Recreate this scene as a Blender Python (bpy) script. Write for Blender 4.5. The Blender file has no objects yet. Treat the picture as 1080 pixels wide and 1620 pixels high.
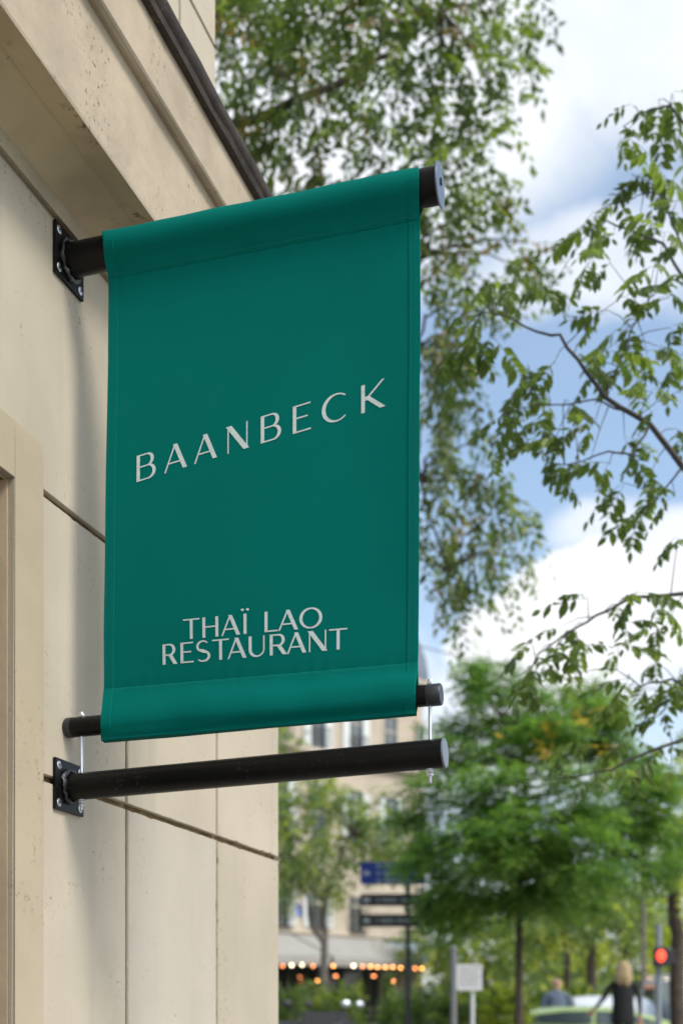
import bpy, bmesh, math, random
import numpy as np
from mathutils import Vector, Matrix, Euler
R = math.radians
C = bpy.context.scene.collection
scene = bpy.context.scene
random.seed(7)

# ------------------------------------------------------------------ camera
F = 1940.0            # focal length in photo pixels (1080 x 1620)
HZ = 1600.0           # horizon row
EYE = 1.2
cam = bpy.data.cameras.new('camera')
cam.sensor_fit = 'VERTICAL'
cam.sensor_height = 36.0
cam.sensor_width = 24.0
cam.lens = 36.0 * F / 1620.0
cam.shift_y = (HZ - 810.0) / 1620.0
cam.clip_start = 0.05
cam.clip_end = 3000
cam.dof.use_dof = True
cam.dof.focus_distance = 2.42
cam.dof.aperture_fstop = 3.0
cam.dof.aperture_blades = 9
camo = bpy.data.objects.new('camera', cam)
C.objects.link(camo)
camo.location = (0, 0, EYE)
camo.rotation_euler = (R(90), 0, 0)
scene.camera = camo

# ------------------------------------------------------------------ light
SUN_EL, SUN_STR, SKY_STR = 46.0, 1.42, 0.122
SUN_H = Vector((0.80, -0.60, 0)).normalized()
scene.view_settings.view_transform = 'Standard'
scene.view_settings.look = 'None'
scene.view_settings.exposure = 0.72
scene.view_settings.gamma = 1
scene.view_settings.use_curve_mapping = False

world = bpy.data.worlds.new("World")
scene.world = world
world.use_nodes = True
wn, wl = world.node_tree.nodes, world.node_tree.links
wn.clear()
def N(nt, typ, **kw):
    n = nt.new(typ)
    for k, v in kw.items():
        if k.startswith('i_'):
            n.inputs[k[2:].replace('_', ' ')].default_value = v
        else:
            setattr(n, k, v)
    return n
def mathn(nt, lk, op, a, b=None, clamp=False):
    n = nt.new('ShaderNodeMath'); n.operation = op; n.use_clamp = clamp
    for i, v in enumerate((a, b)):
        if v is None: continue
        if isinstance(v, (int, float)): n.inputs[i].default_value = v
        else: lk.new(v, n.inputs[i])
    return n.outputs[0]
def smooth(nt, lk, v, lo, hi, a=0.0, b=1.0):
    n = nt.new('ShaderNodeMapRange'); n.interpolation_type = 'SMOOTHSTEP'
    lk.new(v, n.inputs[0])
    for i, x in enumerate((lo, hi, a, b)): n.inputs[i + 1].default_value = x
    return n.outputs[0]
def build_sky():
    sky = N(wn, 'ShaderNodeTexSky')
    sky.sky_type = 'NISHITA'; sky.sun_disc = False
    sky.sun_elevation = R(SUN_EL)
    sky.sun_rotation = math.atan2(SUN_H.x, SUN_H.y)
    sky.air_density = 1.0; sky.dust_density = 2.2; sky.ozone_density = 1.4
    tc = N(wn, 'ShaderNodeTexCoord')
    d = tc.outputs['Generated']
    n1 = N(wn, 'ShaderNodeTexNoise', i_Scale=5.0, i_Detail=8.0, i_Roughness=0.58)
    wl.new(d, n1.inputs['Vector'])
    sub = N(wn, 'ShaderNodeVectorMath', operation='SUBTRACT'); sub.inputs[1].default_value = (.5, .5, .5)
    wl.new(n1.outputs['Color'], sub.inputs[0])
    sc = N(wn, 'ShaderNodeVectorMath', operation='SCALE'); sc.inputs['Scale'].default_value = 0.10
    wl.new(sub.outputs[0], sc.inputs[0])
    add = N(wn, 'ShaderNodeVectorMath', operation='ADD')
    wl.new(d, add.inputs[0]); wl.new(sc.outputs[0], add.inputs[1])
    wd = add.outputs[0]
    # cloud masses: direction (from photo position), radii (across, up), softness, density
    masses = [(1010, 990, .150, .050, .16, 1.0), (860, 1010, .085, .032, .2, 1.0), (870, 1085, .120, .040, .7, .9), (1180, 930, .09, .05, .3, 1.0),
              (965, 858, .040, .018, .9, .7), (960, 425, .09, .030, .9, .75), (1150, 360, .09, .04, .9, .5),
              (600, 110, .15, .11, .8, 1.0), (1050, 40, .10, .055, .9, .9), (930, 190, .06, .025, 1.0, .4),
              (500, 1120, .10, .08, .8, 1.0), (720, 1200, .14, .04, .8, .8)]
    tot = None
    for (px, py, ra, ru, soft, dens) in masses:
        v = Vector(((px - 540) / F, 1, (HZ - py) / F)).normalized()
        s = N(wn, 'ShaderNodeVectorMath', operation='SUBTRACT'); wl.new(wd, s.inputs[0]); s.inputs[1].default_value = v
        m = N(wn, 'ShaderNodeVectorMath', operation='MULTIPLY'); wl.new(s.outputs[0], m.inputs[0])
        m.inputs[1].default_value = (1 / ra, 1 / (ra * 1.2), 1 / ru)
        l = N(wn, 'ShaderNodeVectorMath', operation='LENGTH'); wl.new(m.outputs[0], l.inputs[0])
        o = smooth(wn, wl, l.outputs['Value'], 1.0 - soft * .5, 1.0 + soft * .5, dens, 0.0)
        tot = o if tot is None else mathn(wn, wl, 'MAXIMUM', tot, o)
    # clouds over the rest of the sky
    mp = N(wn, 'ShaderNodeMapping'); mp.inputs['Scale'].default_value = (1, 1, 2.2)
    wl.new(d, mp.inputs['Vector'])
    n2 = N(wn, 'ShaderNodeTexNoise', i_Scale=2.1, i_Detail=9.0, i_Roughness=0.55)
    wl.new(mp.outputs[0], n2.inputs['Vector'])
    gen = smooth(wn, wl, n2.outputs['Fac'], .53, .72, 0.0, .85)
    tot = mathn(wn, wl, 'MAXIMUM', tot, gen)
    # thin veil towards the horizon
    sep = N(wn, 'ShaderNodeSeparateXYZ'); wl.new(d, sep.inputs[0])
    veil = smooth(wn, wl, sep.outputs['Z'], 0.0, .42, .62, .10)
    tot = mathn(wn, wl, 'MAXIMUM', tot, veil)
    n3 = N(wn, 'ShaderNodeTexNoise', i_Scale=7.0, i_Detail=6.0, i_Roughness=0.6)
    wl.new(d, n3.inputs['Vector'])
    shade = N(wn, 'ShaderNodeMixRGB'); wl.new(smooth(wn, wl, n3.outputs['Fac'], .35, .62), shade.inputs[0])
    shade.inputs[1].default_value = (4.9, 5.15, 5.5, 1); shade.inputs[2].default_value = (5.7, 5.8, 5.9, 1)
    mx = N(wn, 'ShaderNodeMixRGB'); wl.new(tot, mx.inputs[0])
    gain = N(wn, 'ShaderNodeMixRGB', blend_type='MULTIPLY'); gain.inputs[0].default_value = 1
    wl.new(sky.outputs[0], gain.inputs[1]); gain.inputs[2].default_value = (1.24, 1.30, 1.25, 1)
    wl.new(gain.outputs[0], mx.inputs[1]); wl.new(shade.outputs[0], mx.inputs[2])
    bg = N(wn, 'ShaderNodeBackground'); bg.inputs['Strength'].default_value = SKY_STR
    wl.new(mx.outputs[0], bg.inputs['Color'])
    out = N(wn, 'ShaderNodeOutputWorld'); wl.new(bg.outputs[0], out.inputs['Surface'])
build_sky()
sl = bpy.data.lights.new('sun', 'SUN'); sl.energy = SUN_STR; sl.angle = R(17); sl.color = (1.0, .95, .87)
so = bpy.data.objects.new('sun', sl); C.objects.link(so)
tosun = SUN_H * math.cos(R(SUN_EL)) + Vector((0, 0, math.sin(R(SUN_EL))))
so.rotation_euler = tosun.to_track_quat('Z', 'Y').to_euler(); so.location = (0, -5, 20)

# ------------------------------------------------------------------ helpers
def P(px, py, D):
    "the real place seen at a photo position, at distance D"
    return Vector(((px - 540) / F * D, D, EYE + (HZ - py) / F * D))
def tag(o, label=None, cat=None, group=None, kind=None):
    if label: o['label'] = label
    if cat: o['category'] = cat
    if group: o['group'] = group
    if kind: o['kind'] = kind
    return o
def empty(name, loc, rz=0.0, label=None, cat=None, group=None):
    o = bpy.data.objects.new(name, None); C.objects.link(o)
    o.location = loc; o.rotation_euler = (0, 0, rz); o.empty_display_size = .1
    return tag(o, label, cat, group)
class MB:
    def __init__(s): s.v = []; s.f = []; s.m = []
    def add(s, vs, fs, m=0):
        b = len(s.v); s.v += [tuple(v) for v in vs]
        s.f += [tuple(b + i for i in f) for f in fs]; s.m += [m] * len(fs); return s
    def box(s, x0, x1, y0, y1, z0, z1, m=0):
        vs = [(x, y, z) for z in (z0, z1) for y in (y0, y1) for x in (x0, x1)]
        return s.add(vs, [(0, 2, 3, 1), (4, 5, 7, 6), (0, 1, 5, 4), (2, 6, 7, 3), (0, 4, 6, 2), (1, 3, 7, 5)], m)
    def tube(s, pts, rad, n=10, m=0, cap=True):
        pts = [Vector(p) for p in pts]
        if isinstance(rad, (int, float)): rad = [rad] * len(pts)
        vs, fs = [], []
        up = None
        for i, p in enumerate(pts):
            t = (pts[min(i + 1, len(pts) - 1)] - pts[max(i - 1, 0)]).normalized()
            if up is None:
                up = t.orthogonal().normalized()
            else:
                up = (up - t * up.dot(t))
                up = up.normalized() if up.length > 1e-6 else t.orthogonal().normalized()
            w = t.cross(up)
            for k in range(n):
                a = 2 * math.pi * k / n
                vs.append(p + (up * math.cos(a) + w * math.sin(a)) * rad[i])
        for i in range(len(pts) - 1):
            for k in range(n):
                k2 = (k + 1) % n
                fs.append((i * n + k, i * n + k2, (i + 1) * n + k2, (i + 1) * n + k))
        if cap:
            fs.append(tuple(reversed(range(n)))); fs.append(tuple((len(pts) - 1) * n + k for k in range(n)))
        return s.add(vs, fs, m)
    def lathe(s, prof, n=16, c=(0, 0, 0), m=0, M=None):
        vs, fs = [], []
        for (r, z) in prof:
            for k in range(n):
                a = 2 * math.pi * k / n
                v = Vector((r * math.cos(a), r * math.sin(a), z))
                if M is not None: v = M @ v
                vs.append(v + Vector(c))
        for i in range(len(prof) - 1):
            for k in range(n):
                k2 = (k + 1) % n
                fs.append((i * n + k, i * n + k2, (i + 1) * n + k2, (i + 1) * n + k))
        if prof[0][0] > 1e-5: fs.append(tuple(reversed(range(n))))
        if prof[-1][0] > 1e-5: fs.append(tuple((len(prof) - 1) * n + k for k in range(n)))
        return s.add(vs, fs, m)
    def ball(s, c, r, n=10, m=0, sc=(1, 1, 1)):
        prof = [(max(1e-6, math.sin(math.pi * i / n)) * r, -math.cos(math.pi * i / n) * r) for i in range(n + 1)]
        M = Matrix.Diagonal(Vector(sc)).to_3x3()
        return s.lathe(prof, n + 4, c, m, M)
    def poly(s, pts, axis, a, b, m=0):
        "extrude a 2d outline between a and b along axis ('x','y','z')"
        def mk(p, h):
            if axis == 'x': return (h, p[0], p[1])
            if axis == 'y': return (p[0], h, p[1])
            return (p[0], p[1], h)
        n = len(pts)
        vs = [mk(p, a) for p in pts] + [mk(p, b) for p in pts]
        fs = [tuple(range(n)), tuple(reversed(range(n, 2 * n)))]
        fs += [(i, i + n, (i + 1) % n + n, (i + 1) % n) for i in range(n)]
        return s.add(vs, fs, m)
    def build(s, name, mats, parent=None, smooth=False, bevel=0.0, **kw):
        me = bpy.data.meshes.new(name); me.from_pydata(s.v, [], s.f)
        if not isinstance(mats, (list, tuple)): mats = [mats]
        for mt in mats: me.materials.append(mt)
        if len(mats) > 1: me.polygons.foreach_set('material_index', s.m)
        bm = bmesh.new(); bm.from_mesh(me)
        bmesh.ops.remove_doubles(bm, verts=bm.verts, dist=1e-6)
        bmesh.ops.recalc_face_normals(bm, faces=bm.faces)
        if bevel > 0:
            es = [e for e in bm.edges if len(e.link_faces) == 2 and e.calc_face_angle(0) > .5]
            bmesh.ops.bevel(bm, geom=es, offset=bevel, segments=2, affect='EDGES', profile=.6)
        bm.to_mesh(me); bm.free()
        if smooth:
            me.polygons.foreach_set('use_smooth', [True] * len(me.polygons))
            me.set_sharp_from_angle(angle=R(42))
        o = bpy.data.objects.new(name, me); C.objects.link(o)
        if parent: o.parent = parent
        return tag(o, **kw)
def dup(o, parent=None):
    c = o.copy(); C.objects.link(c); c.parent = parent
    for ch in list(o.children): dup(ch, c)
    return c

# ------------------------------------------------------------------ materials
def mat(name, col, rough=.6, metal=0.0, var=0.0, vscale=8.0, bump=0.0, bscale=60.0, speck=0.0, sscale=90.0,
        speckcol=(.05, .035, .02), emis=None, estr=0.0, spec=.5, rnd=0.0, streak=0.0, coat=0.0, trans=0.0):
    m = bpy.data.materials.new(name); m.use_nodes = True
    nt, lk = m.node_tree.nodes, m.node_tree.links
    b = nt['Principled BSDF']
    b.inputs['Base Color'].default_value = (*col, 1); b.inputs['Roughness'].default_value = rough
    b.inputs['Metallic'].default_value = metal; b.inputs['Specular IOR Level'].default_value = spec
    b.inputs['Coat Weight'].default_value = coat; b.inputs['Transmission Weight'].default_value = trans
    if emis: b.inputs['Emission Color'].default_value = (*emis, 1); b.inputs['Emission Strength'].default_value = estr
    tc = nt.new('ShaderNodeTexCoord'); vec = tc.outputs['Object']
    cur = None
    def mixc(fac, a, bcol, typ='MIX'):
        x = nt.new('ShaderNodeMixRGB'); x.blend_type = typ
        if isinstance(fac, float): x.inputs[0].default_value = fac
        else: lk.new(fac, x.inputs[0])
        for i, v in ((1, a), (2, bcol)):
            if isinstance(v, tuple): x.inputs[i].default_value = (*v[:3], 1)
            else: lk.new(v, x.inputs[i])
        return x.outputs[0]
    cur = col
    if var > 0:
        n = N(nt, 'ShaderNodeTexNoise', i_Scale=vscale, i_Detail=6.0, i_Roughness=.6); lk.new(vec, n.inputs['Vector'])
        f = smooth(nt, lk, n.outputs['Fac'], .3, .7)
        cur = mixc(f, tuple(c * (1 - var) for c in col), tuple(min(1, c * (1 + var * .7)) for c in col))
    if streak > 0:
        mp = nt.new('ShaderNodeMapping'); mp.inputs['Scale'].default_value = (14, 14, .8); lk.new(vec, mp.inputs['Vector'])
        n = N(nt, 'ShaderNodeTexNoise', i_Scale=1.0, i_Detail=5.0); lk.new(mp.outputs[0], n.inputs['Vector'])
        f = smooth(nt, lk, n.outputs['Fac'], .5, .75, 0, streak)
        cur = mixc(f, cur, tuple(c * .55 for c in col))
    if rnd > 0:
        oi = nt.new('ShaderNodeObjectInfo')
        f = smooth(nt, lk, oi.outputs['Random'], 0, 1, 1 - rnd, 1 + rnd)
        hsv = nt.new('ShaderNodeHueSaturation'); lk.new(f, hsv.inputs['Value'])
        if isinstance(cur, tuple): hsv.inputs['Color'].default_value = (*cur, 1)
        else: lk.new(cur, hsv.inputs['Color'])
        cur = hsv.outputs[0]
    if speck > 0:
        n = N(nt, 'ShaderNodeTexNoise', i_Scale=sscale, i_Detail=5.0, i_Roughness=.75); lk.new(vec, n.inputs['Vector'])
        n2 = N(nt, 'ShaderNodeTexNoise', i_Scale=sscale * .07, i_Detail=4.0); lk.new(vec, n2.inputs['Vector'])
        a = smooth(nt, lk, n.outputs['Fac'], .575, .64)
        c2 = smooth(nt, lk, n2.outputs['Fac'], .50, .64)
        f = mathn(nt, lk, 'MULTIPLY', a, c2); f = mathn(nt, lk, 'MULTIPLY', f, speck, True)
        cur = mixc(f, cur, speckcol)
    if not isinstance(cur, tuple): lk.new(cur, b.inputs['Base Color'])
    if bump > 0:
        n = N(nt, 'ShaderNodeTexNoise', i_Scale=bscale, i_Detail=6.0, i_Roughness=.65); lk.new(vec, n.inputs['Vector'])
        bp = nt.new('ShaderNodeBump'); bp.inputs['Strength'].default_value = bump; bp.inputs['Distance'].default_value = .004
        lk.new(n.outputs['Fac'], bp.inputs['Height']); lk.new(bp.outputs[0], b.inputs['Normal'])
    return m
def leafmat(name, col, tcol=None, rough=.45, var=.3):
    m = bpy.data.materials.new(name); m.use_nodes = True
    nt, lk = m.node_tree.nodes, m.node_tree.links
    b = nt['Principled BSDF']; b.inputs['Roughness'].default_value = rough; b.inputs['Specular IOR Level'].default_value = .35
    tc = nt.new('ShaderNodeTexCoord')
    n = N(nt, 'ShaderNodeTexNoise', i_Scale=2.3, i_Detail=5.0, i_Roughness=.7); lk.new(tc.outputs['Object'], n.inputs['Vector'])
    x = nt.new('ShaderNodeMixRGB'); lk.new(smooth(nt, lk, n.outputs['Fac'], .32, .68), x.inputs[0])
    x.inputs[1].default_value = (*[c * (1 - var) for c in col], 1)
    x.inputs[2].default_value = (col[0] * (1 + var * 1.5), col[1] * (1 + var), col[2] * (1 + var * .3), 1)
    lk.new(x.outputs[0], b.inputs['Base Color'])
    t = nt.new('ShaderNodeBsdfTranslucent'); tcol = tcol or (col[0] * 1.35, col[1] * 1.4, col[2] * .6)
    t.inputs['Color'].default_value = (*tcol, 1)
    a = nt.new('ShaderNodeAddShader'); lk.new(b.outputs[0], a.inputs[0]); lk.new(t.outputs[0], a.inputs[1])
    lk.new(a.outputs[0], nt['Material Output'].inputs['Surface'])
    return m
M = {}
M['stone'] = mat('limestone_paint', (.475, .418, .326), .85, var=.075, vscale=2.6, bump=.22, bscale=45, speck=.55, sscale=70, rnd=.035, streak=.20, spec=.25)
M['stone_grey'] = mat('limestone_paint_grey', (.475, .425, .352), .85, var=.07, vscale=2.5, bump=.2, bscale=45, speck=.4, sscale=70, streak=.08, spec=.25)
M['cornice'] = mat('cornice_paint', (.42, .348, .258), .85, var=.16, vscale=5, bump=.5, bscale=50, speck=.95, sscale=75, speckcol=(.06, .04, .02), spec=.25)
M['soffit'] = mat('cornice_soffit_paint', (.50, .395, .26), .88, var=.22, vscale=4, bump=.5, bscale=45, speck=1.0, sscale=38, speckcol=(.05, .03, .015), spec=.2)
M['surround'] = mat('surround_paint', (.425, .360, .260), .8, var=.08, vscale=3, bump=.18, bscale=50, speck=.5, sscale=60, spec=.25)
M['jamb'] = mat('jamb_paint', (.48, .36, .24), .8, var=.14, vscale=5, bump=.25, bscale=40, speck=.6, sscale=40, spec=.25)
M['mortar'] = mat('old_mortar', (.17, .12, .065), .95, var=.35, vscale=30, bump=.8, bscale=120, spec=.1)
M['lead'] = mat('weathered_lead', (.042, .030, .021), .75, var=.5, vscale=22, bump=.9, bscale=40, speck=.9, sscale=50, speckcol=(.20, .16, .12))
M['black'] = mat('black_powder_coat', (.005, .005, .005), .32, spec=.18, var=.1, vscale=20, bump=.06, bscale=400, speck=.35, sscale=140, speckcol=(.10, .09, .08))
M['blackcap'] = mat('black_cap_plastic', (.02, .022, .026), .42)
M['disc'] = mat('sky_tinted_end_disc', (.10, .125, .17), .3, spec=.8)  # grey-blue of the reflected sky is put into the base colour
M['zinc'] = mat('zinc_plated_steel', (.66, .69, .73), .42, metal=1.0, bump=.1, bscale=300)
M['weld'] = mat('painted_weld', (.012, .012, .013), .25, bump=.35, bscale=220, spec=.6)
M['ink'] = mat('printed_white', (.54, .62, .61), .8, var=.10, vscale=160)
M['thread'] = mat('green_thread', (.010, .165, .135), .8)
M['bark'] = mat('bark', (.075, .055, .042), .95, var=.35, vscale=14, bump=.8, bscale=22)
M['bark_grey'] = mat('bark_grey', (.16, .135, .12), .95, var=.3, vscale=14, bump=.8, bscale=22)
M['twig'] = mat('twig_bark', (.055, .048, .045), .8, var=.25, vscale=30)

def cloth_material():
    m = bpy.data.materials.new('teal_canvas'); m.use_nodes = True
    nt, lk = m.node_tree.nodes, m.node_tree.links
    b = nt['Principled BSDF']; b.inputs['Roughness'].default_value = .85; b.inputs['Specular IOR Level'].default_value = .05
    tc = nt.new('ShaderNodeTexCoord')
    n = N(nt, 'ShaderNodeTexNoise', i_Scale=5.0, i_Detail=4.0); lk.new(tc.outputs['Object'], n.inputs['Vector'])
    x = nt.new('ShaderNodeMixRGB'); lk.new(n.outputs['Fac'], x.inputs[0])
    x.inputs[1].default_value = (.0003, .130, .109, 1); x.inputs[2].default_value = (.0004, .144, .119, 1)
    lk.new(x.outputs[0], b.inputs['Base Color'])
    dn = N(nt, 'ShaderNodeTexNoise', i_Scale=260.0, i_Detail=6.0, i_Roughness=.8); lk.new(tc.outputs['Object'], dn.inputs['Vector'])
    dm_ = N(nt, 'ShaderNodeTexNoise', i_Scale=9.0, i_Detail=5.0); lk.new(tc.outputs['Object'], dm_.inputs['Vector'])
    df = mathn(nt, lk, 'MULTIPLY', smooth(nt, lk, dn.outputs['Fac'], .58, .75, 0, .16), smooth(nt, lk, dm_.outputs['Fac'], .45, .65))
    dx = nt.new('ShaderNodeMixRGB'); lk.new(df, dx.inputs[0]); lk.new(x.outputs[0], dx.inputs[1]); dx.inputs[2].default_value = (.16, .26, .22, 1)
    lk.new(dx.outputs[0], b.inputs['Base Color'])
    w1 = N(nt, 'ShaderNodeTexNoise', i_Scale=900.0, i_Detail=2.0); lk.new(tc.outputs['Object'], w1.inputs['Vector'])
    bp = nt.new('ShaderNodeBump'); bp.inputs['Strength'].default_value = .25; bp.inputs['Distance'].default_value = .0004
    lk.new(w1.outputs['Fac'], bp.inputs['Height']); lk.new(bp.outputs[0], b.inputs['Normal'])
    t = nt.new('ShaderNodeBsdfTranslucent'); t.inputs['Color'].default_value = (.0, .05, .04, 1)
    a = nt.new('ShaderNodeAddShader'); lk.new(b.outputs[0], a.inputs[0]); lk.new(t.outputs[0], a.inputs[1])
    lk.new(a.outputs[0], nt['Material Output'].inputs['Surface'])
    return m
M['cloth'] = cloth_material()

# ------------------------------------------------------------------ ground
M['asphalt'] = mat('asphalt', (.055, .055, .057), .9, var=.2, vscale=3, bump=.4, bscale=80)
M['paving'] = mat('pavement_asphalt', (.24, .225, .20), .9, var=.15, vscale=2, bump=.3, bscale=60)
M['kerb'] = mat('granite_kerb', (.30, .29, .28), .8, var=.2, vscale=20, bump=.3)
M['paint'] = mat('road_paint', (.75, .75, .72), .7, var=.1, vscale=9)
g = MB(); g.box(-900, 900, -300, 1500, -.4, -.13); g.build('ground', M['paving'], kind='structure')
g = MB(); g.box(2.0, 60, 19.8, 27.0, -.129, .02); g.build('road', M['asphalt'], kind='structure')
g = MB(); g.add([(-60, -40, 0), (60, -40, 0), (60, 12, 0), (-60, 12, 0), (60, 17, .2), (1.6, 17, .2), (1.6, 12, 0), (60, 19.6, .2), (1.6, 19.6, .2), (-60, 70, 0), (1.6, 70, 0)],
      [(0, 1, 2, 6, 3), (6, 2, 4, 5), (5, 4, 7, 8), (3, 6, 10, 9)])
g.add([(1.6, 12, 0), (1.6, 17, .2), (1.6, 19.6, .2), (1.6, 19.6, -.1), (1.6, 12, -.1)], [(0, 1, 2, 3, 4)])
g.build('pavement', M['paving'], kind='structure')
g = MB(); g.box(1.61, 60, 27.2, 90, -.129, .15); g.build('far_pavement', M['paving'], kind='structure')
g = MB()
for i in range(29):
    g.box(2 + i * 2, 3.98 + i * 2, 19.603, 19.8, -.129, .204)
    g.box(2 + i * 2, 3.98 + i * 2, 27.0, 27.197, -.129, .154)
g.build('kerb', M['kerb'], kind='structure')
g = MB()
for i in range(5): g.box(9.0 + i * 1.0, 9.5 + i * 1.0, 20.1, 26.7, .021, .025)
g.build('crossing_stripes', M['paint'], kind='structure')

# ------------------------------------------------------------------ the corner building on the left
TH = math.atan2(590, 1940)
dv = Vector((math.sin(TH), math.cos(TH), 0)); nv = Vector((math.cos(TH), -math.sin(TH), 0))
CW = 1.213
WO = -CW * nv
bld = empty('corner_building', (WO.x, WO.y, 0), -TH, 'cream painted stone corner building with dark lead-edged cornice, behind the green banner', 'building')
Z = lambda z: z + EYE
T_END, T_J2, T_J1, T_SO, T_SI = 3.360, 2.900, 2.398, 2.037, 1.939
T_LI, T_LO = .84, .742
zA, zB, zT = .4425, .981, 1.50
def core():
    b = MB()
    b.box(-.40, -.011, T_SI - .002, T_END - .011, 0, Z(1.53))
    b.box(-.40, -.011, -5, T_LI + .002, 0, Z(1.53))
    b.box(-.40, -.011, T_LI + .002, T_SI - .002, Z(.958), Z(1.53))
    b.box(-6, -.40, T_END - .4, T_END - .011, 0, Z(1.53))
    b.build('mortar_core', M['mortar'], bld)
core()
J = .0062
def block(t0, t1, z0, z1, m='stone', name='stone_block', u=0.0, d=.06):
    b = MB(); rr = random.Random(int(t0 * 977 + z0 * 131)); uu = u + rr.uniform(-.0006, .0006)
    t0 += J; t1 -= J; z0 += J; z1 -= J
    st = .014 if t0 > 1.5 else .3
    def edge(n_):
        out, chip = [], 0
        for k in range(n_):
            if rr.random() < .035: chip = rr.uniform(.0015, .0042)
            out.append(rr.uniform(-.0004, .0006) + chip); chip *= .4
        return out
    outl = []
    nt_, nz_ = max(2, int((t1 - t0) / st)), max(2, int((z1 - z0) / st))
    for (ax, n_, sgn) in ((0, nt_, 1), (1, nz_, 1), (0, nt_, -1), (1, nz_, -1)):
        e = edge(n_)
        for k in range(n_):
            f = k / n_ if sgn > 0 else 1 - k / n_
            if ax == 0: outl.append(((t0 + (t1 - t0) * f), (z0 + e[k]) if sgn > 0 else (z1 - e[k]), 0, sgn))
            else: outl.append(((t1 - e[k]) if sgn > 0 else (t0 + e[k]), z0 + (z1 - z0) * f, sgn, 0))
    n = len(outl); vs = []; ct, cz = (t0 + t1) / 2, (z0 + z1) / 2
    for (t, z, _, _) in outl: vs.append((uu - d, t, z))
    for (t, z, _, _) in outl: vs.append((uu - .0032, t, z))
    for (t, z, _, _) in outl:
        it = .0026; vs.append((uu, min(max(t, t0 + it), t1 - it) if abs(t - ct) > 0 else t, min(max(z, z0 + it), z1 - it)))
    for i_, (t, z, _, _) in enumerate(outl):
        q = vs[2 * n + i_]; dt = min(abs(t - t0), abs(t - t1)); dz_ = min(abs(z - z0), abs(z - z1))
        sh = .0016 + (.001 if rr.random() < .1 else 0)
        vs[2 * n + i_] = (uu, t + (sh if dt < .005 and t < ct else -sh if dt < .005 else 0), z + (sh if dz_ < .005 and z < cz else -sh if dz_ < .005 else 0))
    fs = []
    for l in (0, 1):
        fs += [(l * n + k, l * n + (k + 1) % n, (l + 1) * n + (k + 1) % n, (l + 1) * n + k) for k in range(n)]
    fs.append(tuple(2 * n + k for k in range(n)))
    b.add(vs, fs)
    return b.build(name, M[m], bld)
rows = [(0 - EYE, -.62), (-.62, -.09), (-.09, zA), (zA, zB), (zB, zT + .045)]
for ri, (z0, z1) in enumerate(rows):
    cols = [(T_SO - .004, T_J1), (T_J1, T_J2), (T_J2, T_END + J)]
    if ri == 4: cols[0] = (T_LI - .1, T_J1)
    lowjoin = {0: 1, 1: 1, 2: 1}
    for ci, (a, c) in enumerate(cols):
        if ri < 2: z0b, z1b = z0, z1
        m = 'stone_grey' if (ci == 1 and ri <= 2) else 'stone'
        if ri in (0, 1, 2) and ri > 0: pass
        zz0, zz1 = z0, z1
        block(a, c, Z(zz0), Z(zz1), m)
    for k in range(9):
        a = -5 + k * .62 if k else -5
        c = min(-5 + (k + 1) * .62, T_LO + .004 if ri < 4 else T_LI - .1)
        if c > a + .05: block(a, c, Z(z0), Z(z1))
    # returns on the side street face
    for k in range(6):
        b = MB(); b.box(-.06 - (k + 1) * .55 + J, -.06 - k * .55 - J, T_END - .06, T_END - .0005, Z(z0) + J, Z(z1) - J)
        b.build('stone_block', M['stone'], bld, bevel=.0028)

# raised surround of the window opening
def surround():
    r = .022; zo, zi = Z(1.063), Z(.960); zb = .02
    def arc(cx, cz, a0, a1, rr, n=8):
        return [(cx + rr * math.cos(R(a0 + (a1 - a0) * i / n)), cz + rr * math.sin(R(a0 + (a1 - a0) * i / n))) for i in range(n + 1)]
    outer = [(T_SO, zb)] + arc(T_SO - r, zo - r, 0, 90, r) + arc(T_LO + r, zo - r, 90, 180, r) + [(T_LO, zb)]
    inner = [(T_LI, zb), (T_LI, zi), (T_SI, zi), (T_SI, zb)]
    # three convex-ish pieces
    b = MB()
    pr = [(T_SI, zb), (T_SO, zb)] + arc(T_SO - r, zo - r, 0, 90, r) + [(T_SI, zo)]
    pl = [(T_LO, zb), (T_LI, zb), (T_LI, zo)] + arc(T_LO + r, zo - r, 90, 180, r)
    b.poly(pr, 'x', -.004, .011); b.poly(pl, 'x', -.004, .011)
    b.poly([(T_LI, zi), (T_SI, zi), (T_SI, zo), (T_LI, zo)], 'x', -.004, .011)
    s = b.build('window_surround', M['surround'], bld, bevel=.0015)
    j = MB(); j.box(-.34, -.0045, T_SI - .0025, T_SI + .0006, .3, zi)
    j.box(-.34, -.0045, T_LI - .0006, T_LI + .0025, .3, zi); j.box(-.34, -.0045, T_LI, T_SI, zi - .001, zi + .001)
    j.build('window_reveal', M['jamb'], bld)
    w = MB(); w.box(-.30, -.26, T_LI, T_LI + .06, .3, zi); w.box(-.30, -.26, T_SI - .06, T_SI, .3, zi)
    w.box(-.30, -.26, T_LI + .06, T_SI - .06, zi - .06, zi); w.box(-.30, -.26, T_LI + .06, T_SI - .06, .3, .36)
    fr = w.build('window_frame', M['jamb'], bld, bevel=.003)
    p = MB(); p.box(-.283, -.277, T_LI + .06, T_SI - .06, .36, zi - .06)
    p.build('pane', mat('dark_glass', (.02, .025, .03), .08, spec=.8), fr)
    s = MB(); s.box(-.35, .03, T_LI - .05, T_SI + .05, .24, .30)
surround()
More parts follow.
